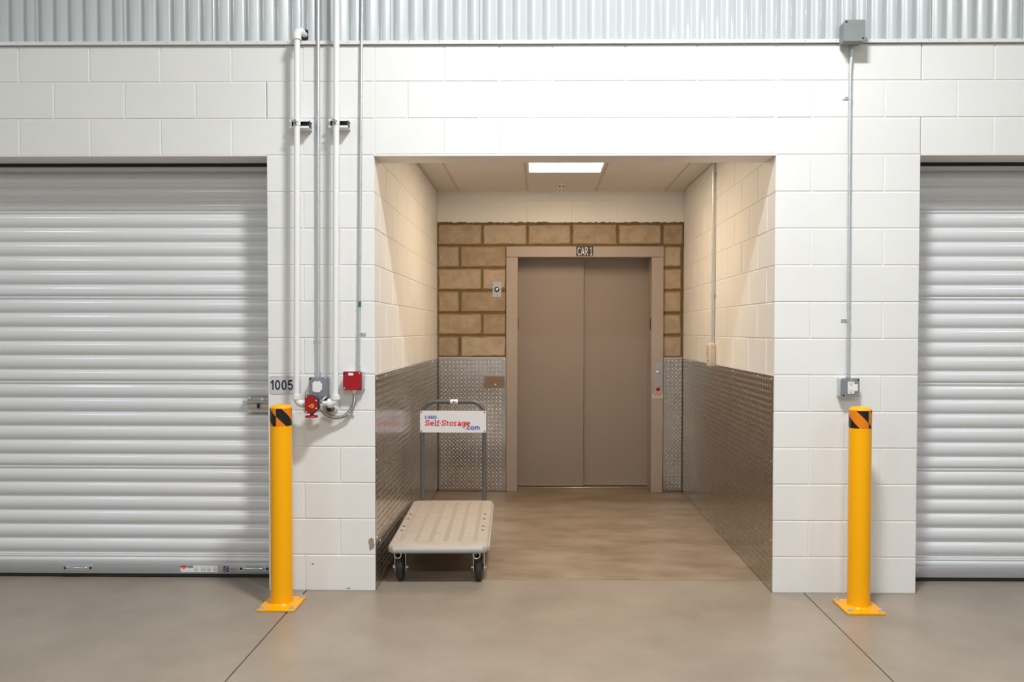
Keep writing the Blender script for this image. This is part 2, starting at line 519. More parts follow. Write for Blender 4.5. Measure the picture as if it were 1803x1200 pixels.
# ------------------------------------------------------------------ alcove side and back walls
wl = props(link(bpy.data.objects.new('wall_left', MB().box((-T, T+0.001, 0), (-0.0030, D, ZC+0.1), 'block').box((-0.06, 0.01, 0), (-0.0030, T+0.001, LINT), 'block').mesh('wall_left', False)), None, (0, 0, 0)),
           'white painted block wall on the left side of the alcove', 'wall', kind=ST)
wr = props(link(bpy.data.objects.new('wall_right', MB().box((W+0.0030, T+0.001, 0), (W+T, D, ZC+0.1), 'block').box((W+0.0030, 0.01, 0), (W+0.06, T+0.001, LINT), 'block').mesh('wall_right', False)), None, (0, 0, 0)),
           'white painted block wall on the right side of the alcove', 'wall', kind=ST)
FLw = lambda s, z: ((0.0, s, z), R(90))      # faces +x
FRw = lambda s, z: ((W, s, z), R(-90))       # faces -x
CJ = 0.4154
for k in range(6, 14):
    z0, z1 = k*C, min((k+1)*C, ZC+0.02)
    js = [0.0] + [(0.378 if k % 2 else 0.17) + CJ*i for i in range(8)]
    js = [v for v in js if v < D-0.03] + [D]
    if k >= 12:
        js = [T] + [v for v in js if v > T+0.03]
    lay(wl, js, z0, z1, FLw, j0=0.0032, j1=0.0)
    lay(wr, js, z0, z1, FRw, j0=0.0032, j1=0.0)

bx0, bx1, bzt = 0.69, 2.04, 2.23     # rough opening of the elevator
wb = MB()
for x0, x1, z0, z1 in ((-T, bx0, 0, ZC+0.1), (bx1, W+T, 0, ZC+0.1), (bx0, bx1, bzt, ZC+0.1)):
    wb.box((x0, D+0.0045, z0), (x1, D+0.16, z1), 'brown_mortar')
wb.box((0.0, D+0.0012, 12*C+0.002), (W, D+0.0044, ZC+0.02), 'block')
wb = props(link(bpy.data.objects.new('wall_back', wb.mesh('wall_back', False)), None, (0, 0, 0)),
           'bare brown block wall around the elevator with a white band on top', 'wall', kind=ST)
FB = lambda s, z: ((s, D, z), 0.0)
FB2 = lambda s, z: ((s, D-0.0005, z), 0.0)
BJ = 0.016
lay(wb, [0, 0.418, 0.833, 1.243, 1.662, 2.078, W], 11*C, 12*C-0.004, FB, 'bare', j=BJ, j0=0.006, j1=0.006)
for k in range(6, 11):
    lay(wb, [0, 0.21, 0.655] if k % 2 == 0 else [0, 0.415, 0.655], k*C, (k+1)*C, FB, 'bare', j=BJ, j0=0.006, j1=0.016)
    lay(wb, [2.075, 2.265, W], k*C, (k+1)*C, FB, 'bare', j=BJ, j0=0.0, j1=0.004)
for k in (12, 13):
    z0, z1 = k*C, min((k+1)*C, ZC+0.02)
    lay(wb, [0, 0.21, 0.63, 1.04, 1.45, 1.87, W] if k % 2 else [0, 0.418, 0.833, 1.243, 1.662, 2.078, W], z0, z1, FB2, j=0.003, j0=0.0, j1=0.0)
# ragged lower edge of the white paint, and brown smear where it stops
rnd = random.Random(5)
pts = []
n = 90
for i in range(n+1):
    pts.append((0.004 + (W-0.008)*i/n, 12*C + 0.003 + rnd.uniform(-0.006, 0.006)))
part('paint_edge', MB().prism([(0.004, 12*C-0.014)] + [(W-0.004, 12*C-0.014)] + pts[::-1], 'y', D-0.0022, D+0.004, 'brown_mortar'), wb, 'ragged brown edge under the white paint', False)

# ------------------------------------------------------------------ alcove ceiling
ce = thing('ceiling', 'suspended tile ceiling of the alcove', 'ceiling', (W/2, D/2, ZC), kind=ST)
part('backing', MB().box((0, T, ZC+0.03), (W, D, ZC+0.05), 'tile'), ce, smooth=False)
GX = [0.2, 0.832, 1.464, 2.097]
GY = [0.85, 2.07]
xs = [0.0] + GX + [W]; ys = [T] + GY + [D]
for i in range(5):
    for j in range(3):
        if i == 2 and j == 1: continue
        a = 0.011
        part('ceiling_tile', MB().box((xs[i]+a, ys[j]+a, ZC-0.002), (xs[i+1]-a, ys[j+1]-a, ZC+0.012), 'tile', 0.003), ce, smooth=False)
for gx in GX:
    part('grid_tee', MB().box((gx-0.012, T, ZC-0.0005), (gx+0.012, D, ZC+0.004), 'tee').box((gx-0.001, T, ZC+0.004), (gx+0.001, D, ZC+0.02), 'tee'), ce, smooth=False)
for gy in GY:
    for i in range(5):
        part('cross_tee', MB().box((xs[i]+0.0125, gy-0.012, ZC-0.0005), (xs[i+1]-0.0125, gy+0.012, ZC+0.004), 'tile'), ce, smooth=False)
for nm, lo, hi in (('wall_angle', (0, T, ZC-0.001), (0.02, D, ZC+0.003)), ('wall_angle', (W-0.02, T, ZC-0.001), (W, D, ZC+0.003)), ('wall_angle', (0.02, D-0.012, ZC-0.001), (W-0.02, D, ZC+0.003))):
    part(nm, MB().box(lo, hi, 'tee'), ce, smooth=False)
cl = thing('ceiling_light', 'bright rectangular lit panel in the alcove ceiling', 'ceiling light', (1.148, 1.46, ZC))
part('diffuser', MB().box((0.832+0.03, 0.85+0.03, ZC-0.003), (1.464-0.03, 2.07-0.022, ZC+0.004), 'lit'), cl, smooth=False)
fr_ = MB()
a0, a1, b0, b1 = 0.832+0.0125, 1.464-0.0125, 0.85+0.0125, 2.07-0.0125
for lo, hi in (((a0, b0), (a0+0.018, b1)), ((a1-0.018, b0), (a1, b1)), ((a0+0.018, b0), (a1-0.018, b0+0.018)), ((a0+0.018, b1-0.0095), (a1-0.018, b1))):
    fr_.box((lo[0], lo[1], ZC-0.004), (hi[0], hi[1], ZC+0.01), 'white')
part('frame', fr_, cl, smooth=False)
sd = thing('smoke_detector', 'small round cream smoke detector behind the lit ceiling panel', 'smoke detector', (1.138, 2.58, ZC-0.002))
part('base', MB().lathe([(0.0, 0), (0.060, 0), (0.060, 0.009), (0.054, 0.016)], (1.138, 2.58, ZC-0.002), (0, 0, -1), 'cream', 28), sd)
part('chamber', MB().lathe([(0.040, 0.0), (0.040, 0.012), (0.034, 0.028), (0.024, 0.034), (0.0, 0.035)], (1.138, 2.58, ZC-0.014), (0, 0, -1), 'cream', 28), sd)
vt = MB()
for dx in (-0.016, 0.014):
    vt.box((1.138+dx-0.009, 2.58-0.0385, ZC-0.0385), (1.138+dx+0.007, 2.58-0.030, ZC-0.031), 'black')
part('vent', vt, sd)

# ------------------------------------------------------------------ rest of the hall (behind and beside the camera)
for nm, lo, hi, lb in (('wall_rear', (XL, -9.7, 0), (XR, -9.6, 5.42), 'plain white wall across the aisle'),
                       ('wall_west', (XL-0.1, -9.6, 0), (XL, 0.2, 5.42), 'plain white wall at the left end of the aisle'),
                       ('wall_east', (XR, -9.6, 0), (XR+0.1, 0.2, 5.42), 'plain white wall at the right end of the aisle'),
                       ('ceiling_aisle', (XL, -9.7, 5.42), (XR, 0.2, 5.5), 'plain ceiling high over the aisle')):
    props(part(nm, MB().box(lo, hi, 'hall'), None, smooth=False), lb, nm.split('_')[0], kind=ST)


# ------------------------------------------------------------------ roll-up doors
def groove_profile(z0, z1, n, y, seam):
    """one curtain sheet: n convex ribs between dark grooves, from z0 up to z1; profile (y, z)."""
    p = (z1-z0)/n
    out = []
    for i in range(n):
        b = z0 + i*p
        pts = [(0.0, 0.003), (0.04, 0.009), (0.09, 0.0105), (0.14, 0.010), (0.19, 0.007), (0.25, 0.003), (0.33, -0.001), (0.42, -0.004), (0.52, -0.006),
               (0.62, -0.0068), (0.72, -0.0064), (0.82, -0.0048), (0.91, -0.002)]
        if seam and i == 0:
            pts = [(0.0, 0.003), (0.04, 0.009), (0.09, 0.0105), (0.13, 0.009), (0.17, 0.003), (0.21, 0.0015), (0.26, 0.003), (0.29, 0.007), (0.32, 0.006), (0.36, 0.001), (0.44, -0.004), (0.52, -0.006),
                   (0.62, -0.0068), (0.72, -0.0064), (0.82, -0.0048), (0.91, -0.002)]
        out += [(y + d, b + t*p) for t, d in pts]
    out.append((y + 0.003, z1))
    return out


def roll_door(idx, x0, x1, label):
    Y = 0.262
    d = thing('door_%d' % idx, label, 'door', ((x0+x1)/2, Y, 0), kind=ST)
    zs = [0.137, 0.650, 1.163, 1.676, 2.189, 2.702]
    for i in range(5):
        part('curtain_sheet', MB().sheet(groove_profile(zs[i], zs[i+1], 6, Y, i > 0), 'x', x0+0.002, x1-0.002, 'curtain'), d, angle=65)
    part('curtain_sheet', MB().sheet([(Y+0.004, 0.085), (Y-0.002, 0.098), (Y-0.004, 0.108), (Y+0.002, 0.114), (Y+0.006, 0.118), (Y+0.001, 0.123), (Y+0.001, 0.130), (Y+0.010, 0.137)], 'x', x0+0.002, x1-0.002, 'curtain'), d, angle=65)
    part('bottom_bar', MB().box((x0+0.002, Y-0.022, 0.022), (x1-0.002, Y+0.02, 0.092), 'bar', 0.006, 2), d, 'aluminium bottom bar')
    part('rubber_seal', MB().box((x0+0.002, Y-0.016, 0.001), (x1-0.002, Y+0.016, 0.024), 'rubber', 0.004), d, 'black rubber seal')
    part('guide_track', MB().box((x0-0.05, Y-0.02, 0), (x0+0.002, Y+0.03, 2.75), 'curtain'), d, smooth=False)
    part('guide_track', MB().box((x1-0.002, Y-0.02, 0), (x1+0.05, Y+0.03, 2.75), 'curtain'), d, smooth=False)
    part('hood_gap_shade', MB().box((x0-0.05, Y+0.014, LINT-0.01), (x1+0.05, Y+0.35, 2.95), 'dark').box((x0-0.05, T+0.022, LINT-0.016), (x1+0.05, Y-0.006, 2.95), 'dark'), d, smooth=False)  # front box is a dark bar standing in for the shaded gap above the curtain
    return d


d1 = roll_door(1, LE, LJ, 'wide white ribbed roll-up door on the left with a steel latch')
d2 = roll_door(2, RJ, RE, 'white ribbed roll-up door at the right edge of the picture')

# pull handles on the left door's bottom bar
def pull(x0, x1):
    Yb = 0.262-0.022
    h = MB().box((x0, Yb-0.002, 0.040), (x1, Yb, 0.076), 'galv', 0.0008)
    o = part('pull_handle', h, d1, 'galvanised lift handle')
    xa, xb = x0+0.03, x1-0.03
    part('grip', MB().tube([(xa, Yb-0.002, 0.063), (xa, Yb-0.02, 0.063), (xa+0.012, Yb-0.026, 0.063), (xb-0.012, Yb-0.026, 0.063), (xb, Yb-0.02, 0.063), (xb, Yb-0.002, 0.063)], 0.005, 'zinc', 10), o)
    for xx in (x0+0.012, x1-0.012):
        part('bolt', MB().lathe([(0.008, 0), (0.008, 0.003), (0.004, 0.006)], (xx, Yb-0.002, 0.057), (0, -1, 0), 'screwhole', 10), o)
pull(-1.945, -1.765)
pull(-0.872, -0.69)
# paper labels on the bottom bar (print too small to read)
Yb = 0.262-0.0225
lab = part('warning_label', MB().box((-1.228, Yb-0.0006, 0.034), (-1.004, Yb, 0.074), 'white'), d1, 'printed paper labels', smooth=False)
pr = MB()
pr.box((-1.228, Yb-0.001, 0.062), (-1.190, Yb-0.0006, 0.074), 'tag_red').box((-1.186, Yb-0.001, 0.060), (-1.152, Yb-0.0006, 0.074), 'tag_teal')
pr.prism([(-1.218, 0.060), (-1.200, 0.060), (-1.209, 0.050)], 'y', Yb-0.001, Yb-0.0006, 'tag_red')
for i, (xx, ww) in enumerate(((-1.145, 0.03), (-1.105, 0.028), (-1.068, 0.03), (-1.03, 0.022))):
    for z in (0.042, 0.05, 0.058):
        pr.box((xx, Yb-0.001, z), (xx+ww*(0.7+0.3*((i+int(z*1000)) % 2)), Yb-0.0006, z+0.003), 'tag_grey')
part('print', pr, lab, smooth=False)
lab = part('maker_label', MB().box((-0.968, Yb-0.0006, 0.036), (-0.937, Yb, 0.072), 'tag_navy'), d1, 'small navy maker label', smooth=False)
pr = MB()
for z0 in (0.041, 0.056):
    pr.prism([(-0.964, z0), (-0.958, z0), (-0.942, z0+0.012), (-0.948, z0+0.012)], 'y', Yb-0.001, Yb-0.0006, 'white')
for z0 in (0.048, 0.056):
    pr.box((-0.928, Yb-0.001, z0), (-0.895, Yb-0.0003, z0+0.003), 'tag_grey')
part('print', pr, lab, smooth=False)

# slide latch of the left door
LY = 0.25
lt = part('latch_plate', MB().box((-0.815, LY-0.004, 1.000), (LJ-0.004, LY+0.004, 1.094), 'latch', 0.001), d1, 'stainless slide latch plate')
part('latch_rail', MB().box((-0.842, LY-0.022, 1.062), (LJ-0.004, LY-0.004, 1.073), 'latch', 0.002).box((-0.815, LY-0.012, 1.073), (LJ-0.004, LY-0.004, 1.090), 'latch', 0.002), lt)
part('latch_rail', MB().box((-0.818, LY-0.018, 1.004), (LJ-0.004, LY-0.004, 1.024), 'latch', 0.002), lt)
part('latch_bolt', MB().box((-0.80, LY-0.010, 1.032), (LJ-0.004, LY-0.004, 1.056), 'latch', 0.001), lt)
part('bolt_tab', MB().box((-0.755, LY-0.024, 1.030), (-0.742, LY-0.008, 1.058), 'screwhole', 0.001), lt)
part('lock_cylinder', MB().lathe([(0.011, 0), (0.011, 0.012), (0.008, 0.013)], (-0.725, LY-0.010, 1.082), (0, -1, 0), 'zinc', 14), lt)
for z in (1.088, 1.008):
    part('bolt', MB().lathe([(0.009, 0), (0.008, 0.005), (0.004, 0.008)], (-0.802, LY-0.012, z), (0, -1, 0), 'zinc', 12), lt)


# ------------------------------------------------------------------ diamond plate panels
def lug(u, v, s, L=0.0125, wd=0.0038, h=0.0015):
    """lens-shaped tread lug on plane (u, v), height out along +n; returns verts (u,v,h), faces."""
    c, q = math.cos(R(45*s)), math.sin(R(45*s))
    loc = [(-L, 0, 0), (-L*0.45, -wd, 0), (L*0.45, -wd, 0), (L, 0, 0), (L*0.45, wd, 0), (-L*0.45, wd, 0), (-L*0.55, 0, h), (L*0.55, 0, h)]
    vs = [(u + a*c - b*q, v + a*q + b*c, t) for a, b, t in loc]
    fs = [(0, 1, 6), (1, 2, 7, 6), (2, 3, 7), (3, 4, 7), (4, 5, 6, 7), (5, 0, 6)]
    return vs, fs


def diamond(label, u0, u1, z0, z1, P, axis, screws, edge_trim=True):
    """P(u, z, h) -> world point, h out of the wall."""
    o = thing('diamond_plate', label, 'wall panel', P((u0+u1)/2, z0, 0), group='diamond plate wall panels')
    def pbox(mb, a0, a1, b0, b1, h0, h1, mt):
        pts = [P(a, b, h) for h in (h0, h1) for b in (b0, b1) for a in (a0, a1)]
        lo = [min(p[i] for p in pts) for i in range(3)]; hi = [max(p[i] for p in pts) for i in range(3)]
        return mb.box(lo, hi, mt)
    part('sheet', pbox(MB(), u0, u1, z0, z1, 0.0, 0.004, 'plate'), o, smooth=False)
    mb = MB(); p = 0.0365; vs, fs = [], []
    nu, nv = int((u1-u0)/p), int((z1-z0)/p)
    for i in range(nu+1):
        for j in range(nv+1):
            for s, du in ((1, 0.25), (-1, 0.75)):
                u = u0 + (i+du)*p; v = z0 + (j+du)*p
                if u < u0+0.013 or u > u1-0.013 or v < z0+0.013 or v > z1-0.013: continue
                a, b = lug(u, v, s); k = len(vs)
                vs += [P(x_, y_, 0.004+t_) for x_, y_, t_ in a]; fs += [tuple(q+k for q in f) for f in b]
    mb.add(vs, fs, 'lug')
    part('tread_lugs', mb, o, smooth=False, kind='stuff')
    for u, z in screws:
        q = P(u, z, 0.004); q2 = P(u, z, 0.005)
        part('screw', MB().lathe([(0.006, 0), (0.005, 0.0025), (0.002, 0.004)], q, Vector(q2)-Vector(q), 'zinc', 8), o)
    part('caulk_bead', pbox(MB(), u0, u1, z1, z1+0.006, 0.0, 0.006, 'caulk'), o, smooth=False)
    return o
PT = 1.242
e1 = [(0.04, PT-0.02), (0.34, PT-0.02), (1.0, PT-0.02), (1.8, PT-0.02), (2.6, PT-0.02), (0.035, 0.75), (0.035, 0.30), (0.13, 0.26)]
dl = diamond('shiny diamond plate covering the lower left alcove wall behind the cart', 0.004, D-0.002, 0.006, PT, lambda u, z, h: (0.0+h, u, z), 'y', e1)
dr = diamond('shiny diamond plate covering the lower right alcove wall', 0.004, D-0.002, 0.006, PT, lambda u, z, h: (W-h, u, z), 'y', e1)
db = diamond('wide diamond plate on the back wall left of the elevator', 0.012, 0.636, 0.006, PT, lambda u, z, h: (u, D-h, z), 'x', [(0.03, PT-0.015), (0.34, PT-0.015), (0.62, PT-0.015), (0.62, 0.55)])
dn = diamond('narrow diamond plate strip on the back wall right of the elevator', 2.095, W-0.012, 0.006, PT, lambda u, z, h: (u, D-h, z), 'x', [(2.105, PT-0.02), (2.255, PT-0.02), (2.20, 0.60), (2.255, 0.02)])

# ------------------------------------------------------------------ lettering
def arc(cx, cy, rx, ry, a0, a1, n=14):
    return [(cx + rx*math.cos(R(a0+(a1-a0)*i/n)), cy + ry*math.sin(R(a0+(a1-a0)*i/n))) for i in range(n+1)]
GL = {
 'S': (0.74, [[(0.62, 0.68)] + arc(0.37, 0.70, 0.24, 0.22, 30, 200, 10) + [(0.22, 0.55), (0.40, 0.49), (0.56, 0.42)] + arc(0.38, 0.29, 0.25, 0.21, 20, -150, 10) + [(0.12, 0.30)], [(0.63, 0.66), (0.63, 0.95)], [(0.10, 0.05), (0.10, 0.32)]]),
 'e': (0.68, [[(0.10, 0.35), (0.60, 0.35)], arc(0.35, 0.36, 0.255, 0.28, 0, 315)]),
 'l': (0.36, [[(0.18, 0.0), (0.18, 1.0)], [(0.01, 0.065), (0.35, 0.065)], [(0.02, 0.935), (0.18, 0.935)]]),
 'f': (0.42, [[(0.17, 0.0), (0.17, 0.72)] + arc(0.36, 0.74, 0.19, 0.19, 180, 80, 6), [(0.01, 0.62), (0.38, 0.62)], [(0.0, 0.065), (0.37, 0.065)]]),
 't': (0.44, [[(0.18, 0.88), (0.18, 0.24)] + arc(0.33, 0.24, 0.15, 0.17, 180, 280, 6), [(0.01, 0.62), (0.40, 0.62)]]),
 'o': (0.70, [arc(0.35, 0.36, 0.26, 0.28, 0, 360, 22)]),
 'r': (0.52, [[(0.17, 0.0), (0.17, 0.70)], [(0.0, 0.065), (0.37, 0.065)], [(0.01, 0.635), (0.17, 0.635)], arc(0.40, 0.38, 0.23, 0.25, 170, 75, 8)]),
 'a': (0.68, [arc(0.29, 0.21, 0.19, 0.14, 0, 360, 16), [(0.66, 0.065), (0.50, 0.065), (0.50, 0.45)] + arc(0.31, 0.45, 0.19, 0.19, 0, 150, 8)]),
 'g': (0.66, [arc(0.30, 0.37, 0.22, 0.26, 0, 360, 18), [(0.64, 0.635), (0.52, 0.635), (0.52, -0.05)] + arc(0.31, -0.06, 0.21, 0.16, 0, -150, 8)]),
 '1': (0.46, [[(0.23, 0.0), (0.23, 1.0)], [(0.23, 0.94), (0.04, 0.80)], [(0.02, 0.065), (0.44, 0.065)]]),
 '8': (0.66, [arc(0.33, 0.27, 0.23, 0.21, 0, 360, 18), arc(0.33, 0.72, 0.19, 0.21, 0, 360, 18)]),
 '0': (0.70, [arc(0.35, 0.5, 0.235, 0.43, 0, 360, 22)]),
 'c': (0.62, [arc(0.35, 0.36, 0.26, 0.28, 38, 322)]),
 'm': (1.06, [[(0.17, 0.0), (0.17, 0.70)], [(0.17, 0.38)] + arc(0.355, 0.42, 0.185, 0.21, 180, 0, 8) + [(0.54, 0.0)], [(0.54, 0.38)] + arc(0.72, 0.42, 0.18, 0.21, 180, 0, 8) + [(0.90, 0.0)],
              [(0.03, 0.065), (0.31, 0.065)], [(0.42, 0.065), (0.66, 0.065)], [(0.78, 0.065), (1.03, 0.065)], [(0.03, 0.635), (0.17, 0.635)]]),
 '.': (0.22, [[(0.11, 0.0), (0.11, 0.16)]]),
 'w': (1.02, [[(0.13, 0.0), (0.13, 0.70)], [(0.13, 0.38)] + arc(0.325, 0.42, 0.185, 0.21, 180, 0, 8) + [(0.51, 0.0)], [(0.51, 0.38)] + arc(0.70, 0.42, 0.18, 0.21, 180, 0, 8) + [(0.88, 0.0)]]),
 'i': (0.46, [[(0.31, 0.0), (0.31, 1.0)], [(0.31, 0.93), (0.20, 0.80), (0.05, 0.72)]]),
 '5': (0.66, [[(0.58, 0.93), (0.18, 0.93), (0.12, 0.50)] + arc(0.33, 0.33, 0.25, 0.26, 130, -160, 16)]),
 'C': (0.72, [arc(0.40, 0.5, 0.29, 0.43, 45, 315, 18)]),
 'A': (0.76, [[(0.05, 0.0), (0.38, 1.0)], [(0.71, 0.0), (0.38, 1.0)], [(0.17, 0.32), (0.59, 0.32)]]),
 'R': (0.72, [[(0.12, 0.0), (0.12, 1.0)], [(0.12, 0.93), (0.38, 0.93)] + arc(0.38, 0.71, 0.22, 0.22, 90, -90, 10) + [(0.12, 0.49)], [(0.38, 0.49), (0.64, 0.0)]]),
 '*': (0.26, [[(0.13, 0.36), (0.13, 0.52)]]),
 ' ': (0.3, []),
}


def glyphs(mb, text, x, z, size, y, mt, sw=0.15, gap=0.05, width=None):
    """slab-serif strokes as flat ribbons on the plane y (seen from -y)."""
    tot = sum(GL[c][0]+gap for c in text) - gap
    kx = (width/tot) if width else size
    cur = 0.0
    for ch in text:
        gw, strokes = GL[ch]
        for st_ in strokes:
            y -= 0.00004
            pts = [Vector((p[0], p[1])) for p in st_]
            n = len(pts); L, Q = [], []
            for i, p in enumerate(pts):
                closed = (pts[0]-pts[-1]).length < 1e-6
                a = pts[i-1] if i else (pts[-2] if closed else p)
                b = pts[i+1] if i < n-1 else (pts[1] if closed else p)
                t = (b-a)
                t = t.normalized() if t.length > 1e-9 else Vector((1, 0))
                nn = Vector((-t.y, t.x))
                if 0 < i < n-1 and not closed:
                    t1 = (p-pts[i-1]).normalized(); t2 = (pts[i+1]-p).normalized()
                    k_ = max(0.5, t1.dot(t))
                    nn = nn/k_
                L.append(p + nn*sw/2); Q.append(p - nn*sw/2)
            vs = [(x + (cur+v.x)*kx, y, z + v.y*size) for v in L] + [(x + (cur+v.x)*kx, y, z + v.y*size) for v in Q]
            mb.add(vs, [(i, i+1, n+i+1, n+i) for i in range(n-1)], mt)
        cur += gw + gap
    return x + cur*kx


# ------------------------------------------------------------------ elevator (door_3)
el = thing('door_3', 'taupe two-panel elevator door in a taupe frame marked CAR 1', 'door', (1.36, D, 0), kind=ST)
FY = D - 0.03
part('jamb', MB().box((0.640, FY, 0.0016), (0.746, D+0.262, 2.172), 'elevframe', 0.0025), el)
part('jamb', MB().box((1.979, FY, 0.0016), (2.088, D+0.262, 2.172), 'elevframe', 0.0025), el)
hd = part('head', MB().box((0.640, FY, 2.174), (2.091, D+0.262, 2.272), 'elevframe', 0.0025), el)
part('door_panel', MB().box((0.70, D+0.190, 0.018), (1.367, D+0.222, 2.24), 'elev', 0.002), el)
part('door_panel', MB().box((1.33, D+0.234, 0.018), (2.02, D+0.266, 2.24), 'elev', 0.002), el)
part('sill', MB().box((0.746, D+0.15, 0.0016), (1.979, D+0.275, 0.014), 'sill', 0.003), el, 'worn metal sill')
part('shaft', MB().box((0.64, D+0.275, -0.02), (2.10, D+0.30, 2.3), 'dark'), el, smooth=False)
part('door_sensor', MB().box((0.7462, D+0.012, 1.505), (0.751, D+0.03, 1.612), 'black', 0.001), el, 'small black slot on the left jamb')
part('door_sensor', MB().box((1.974, D+0.012, 1.505), (1.9788, D+0.045, 1.612), 'black', 0.001), el, 'small black slot on the right jamb')
sg = part('car_sign', MB().box((1.284, FY-0.002, 2.183), (1.440, FY, 2.271), 'black'), el, 'black plate with CAR 1 in pale letters')
tx = MB(); glyphs(tx, 'CAR 1', 1.293, 2.190, 0.074, FY-0.0024, 'white', 0.105, 0.06, 0.138)
part('lettering', tx, sg, smooth=False)
cp = part('control_panel', MB().box((2.000, FY-0.003, 0.920), (2.084, FY, 1.204), 'steel', 0.001), el, 'narrow stainless control plate on the right jamb')
part('key_switch', MB().lathe([(0.016, 0), (0.016, 0.006), (0.013, 0.008), (0.006, 0.008), (0.006, 0.006)], (2.040, FY-0.003, 1.109), (0, -1, 0), 'steel', 20), cp)
part('button_ring', MB().lathe([(0.021, 0), (0.021, 0.004), (0.018, 0.006)], (2.040, FY-0.003, 0.960), (0, -1, 0), 'tag_red', 20), cp, 'red ring')
part('button', MB().lathe([(0.010, 0), (0.010, 0.003), (0.006, 0.006)], (2.040, FY-0.008, 0.960), (0, -1, 0), 'screwhole', 16), cp)
part('mark', MB().prism([(2.062, 0.978), (2.072, 0.978), (2.072, 0.988)], 'y', FY-0.0036, FY-0.003, 'black'), cp, smooth=False)
for z in (1.194, 0.932):
    part('screw', MB().lathe([(0.004, 0), (0.003, 0.002)], (2.040, FY-0.003, z), (0, -1, 0), 'zinc', 8), cp)
lb = part('notice_label', MB().box((1.990, FY-0.0008, 0.878), (2.086, FY, 0.918), 'cream'), el, 'small white notice with red heading', smooth=False)
pr = MB().box((1.996, FY-0.0013, 0.907), (2.080, FY-0.0008, 0.914), 'tag_red')
for z, a, b in ((0.899, 2.004, 2.072), (0.892, 1.998, 2.078), (0.885, 1.996, 2.081)):
    pr.box((a, FY-0.0013, z), (b, FY-0.0008, z+0.0035), 'tag_grey')
part('print', pr, lb, smooth=False)

# key plate on the bare blocks, call plate on the diamond plate
ky = thing('key_switch_plate', 'stainless key switch plate on the bare blocks left of the elevator', 'switch plate', (0.552, D-0.001, 1.80))
part('plate', MB().box((0.512, D-0.005, 1.806), (0.593, D-0.0005, 1.948), 'steel', 0.001), ky)
part('collar', MB().lathe([(0.024, 0), (0.024, 0.008), (0.019, 0.011)], (0.552, D-0.005, 1.876), (0, -1, 0), 'black', 22), ky, 'black collar')
part('lock', MB().lathe([(0.013, 0), (0.012, 0.003), (0.009, 0.004)], (0.552, D-0.016, 1.876), (0, -1, 0), 'zinc', 18), ky)
for z in (1.932, 1.822):
    part('screw', MB().lathe([(0.004, 0), (0.003, 0.002)], (0.556, D-0.005, z), (0, -1, 0), 'screwhole', 8), ky)
kp = thing('call_button_plate', 'dull brown metal plate with a red line and button on the diamond plate', 'switch plate', (0.53, D-0.006, 0.965))
part('plate', MB().box((0.438, D-0.014, 0.966), (0.624, D-0.0055, 1.072), 'bronze_steel', 0.001), kp)
part('lettering', MB().box((0.475, D-0.0147, 1.036), (0.598, D-0.014, 1.041), 'tag_red'), kp, 'red printed line', smooth=False)
part('button', MB().lathe([(0.011, 0), (0.010, 0.006), (0.006, 0.008)], (0.537, D-0.014, 0.993), (0, -1, 0), 'steel', 16), kp)
for xx in (0.458, 0.606):
    for z in (0.982, 1.057):
        part('screw', MB().lathe([(0.004, 0), (0.003, 0.002)], (xx, D-0.014, z), (0, -1, 0), 'zinc', 8), kp)

# ------------------------------------------------------------------ right alcove wall: conduit and small cream device
cd = thing('wall_conduit', 'thin grey conduit running down the right alcove wall', 'conduit', (W-0.014, 1.605, 1.41))
part('tube', MB().tube([(W-0.016, 1.605, ZC+0.02), (W-0.016, 1.605, 1.405)], 0.0110, 'galv'), cd)
for z in (2.68, 1.76):
    st_ = part('strap', MB().tube([(W-0.016, 1.605, z-0.012), (W-0.016, 1.605, z+0.012)], 0.0135, 'galv').box((W-0.004, 1.57, z-0.010), (W-0.001, 1.65, z+0.010), 'galv'), cd)
    part('screw', MB().lathe([(0.005, 0), (0.003, 0.003)], (W-0.004, 1.64, z), (-1, 0, 0), 'screwhole', 8), st_)
th = thing('wall_sounder', 'small cream louvred device at the foot of the conduit on the right alcove wall', 'alarm device', (W-0.02, 1.61, 1.228))
part('housing', MB().box((W-0.052, 1.560, 1.228), (W-0.0005, 1.665, 1.402), 'cream', 0.009, 3), th)
part('collar', MB().tube([(W-0.016, 1.605, 1.398), (W-0.016, 1.605, 1.416)], 0.015, 'cream', 14), th)
for i in range(9):
    part('louvre', MB().box((W-0.0535, 1.576, 1.302+i*0.0095), (W-0.0515, 1.652, 1.3065+i*0.0095), 'louvre'), th, smooth=False)
part('indicator', MB().box((W-0.0535, 1.584, 1.262), (W-0.0515, 1.602, 1.278), 'screwhole'), th)
part('screw', MB().lathe([(0.004, 0), (0.003, 0.002)], (W-0.028, 1.560, 1.372), (0, -1, 0), 'screwhole', 8), th)

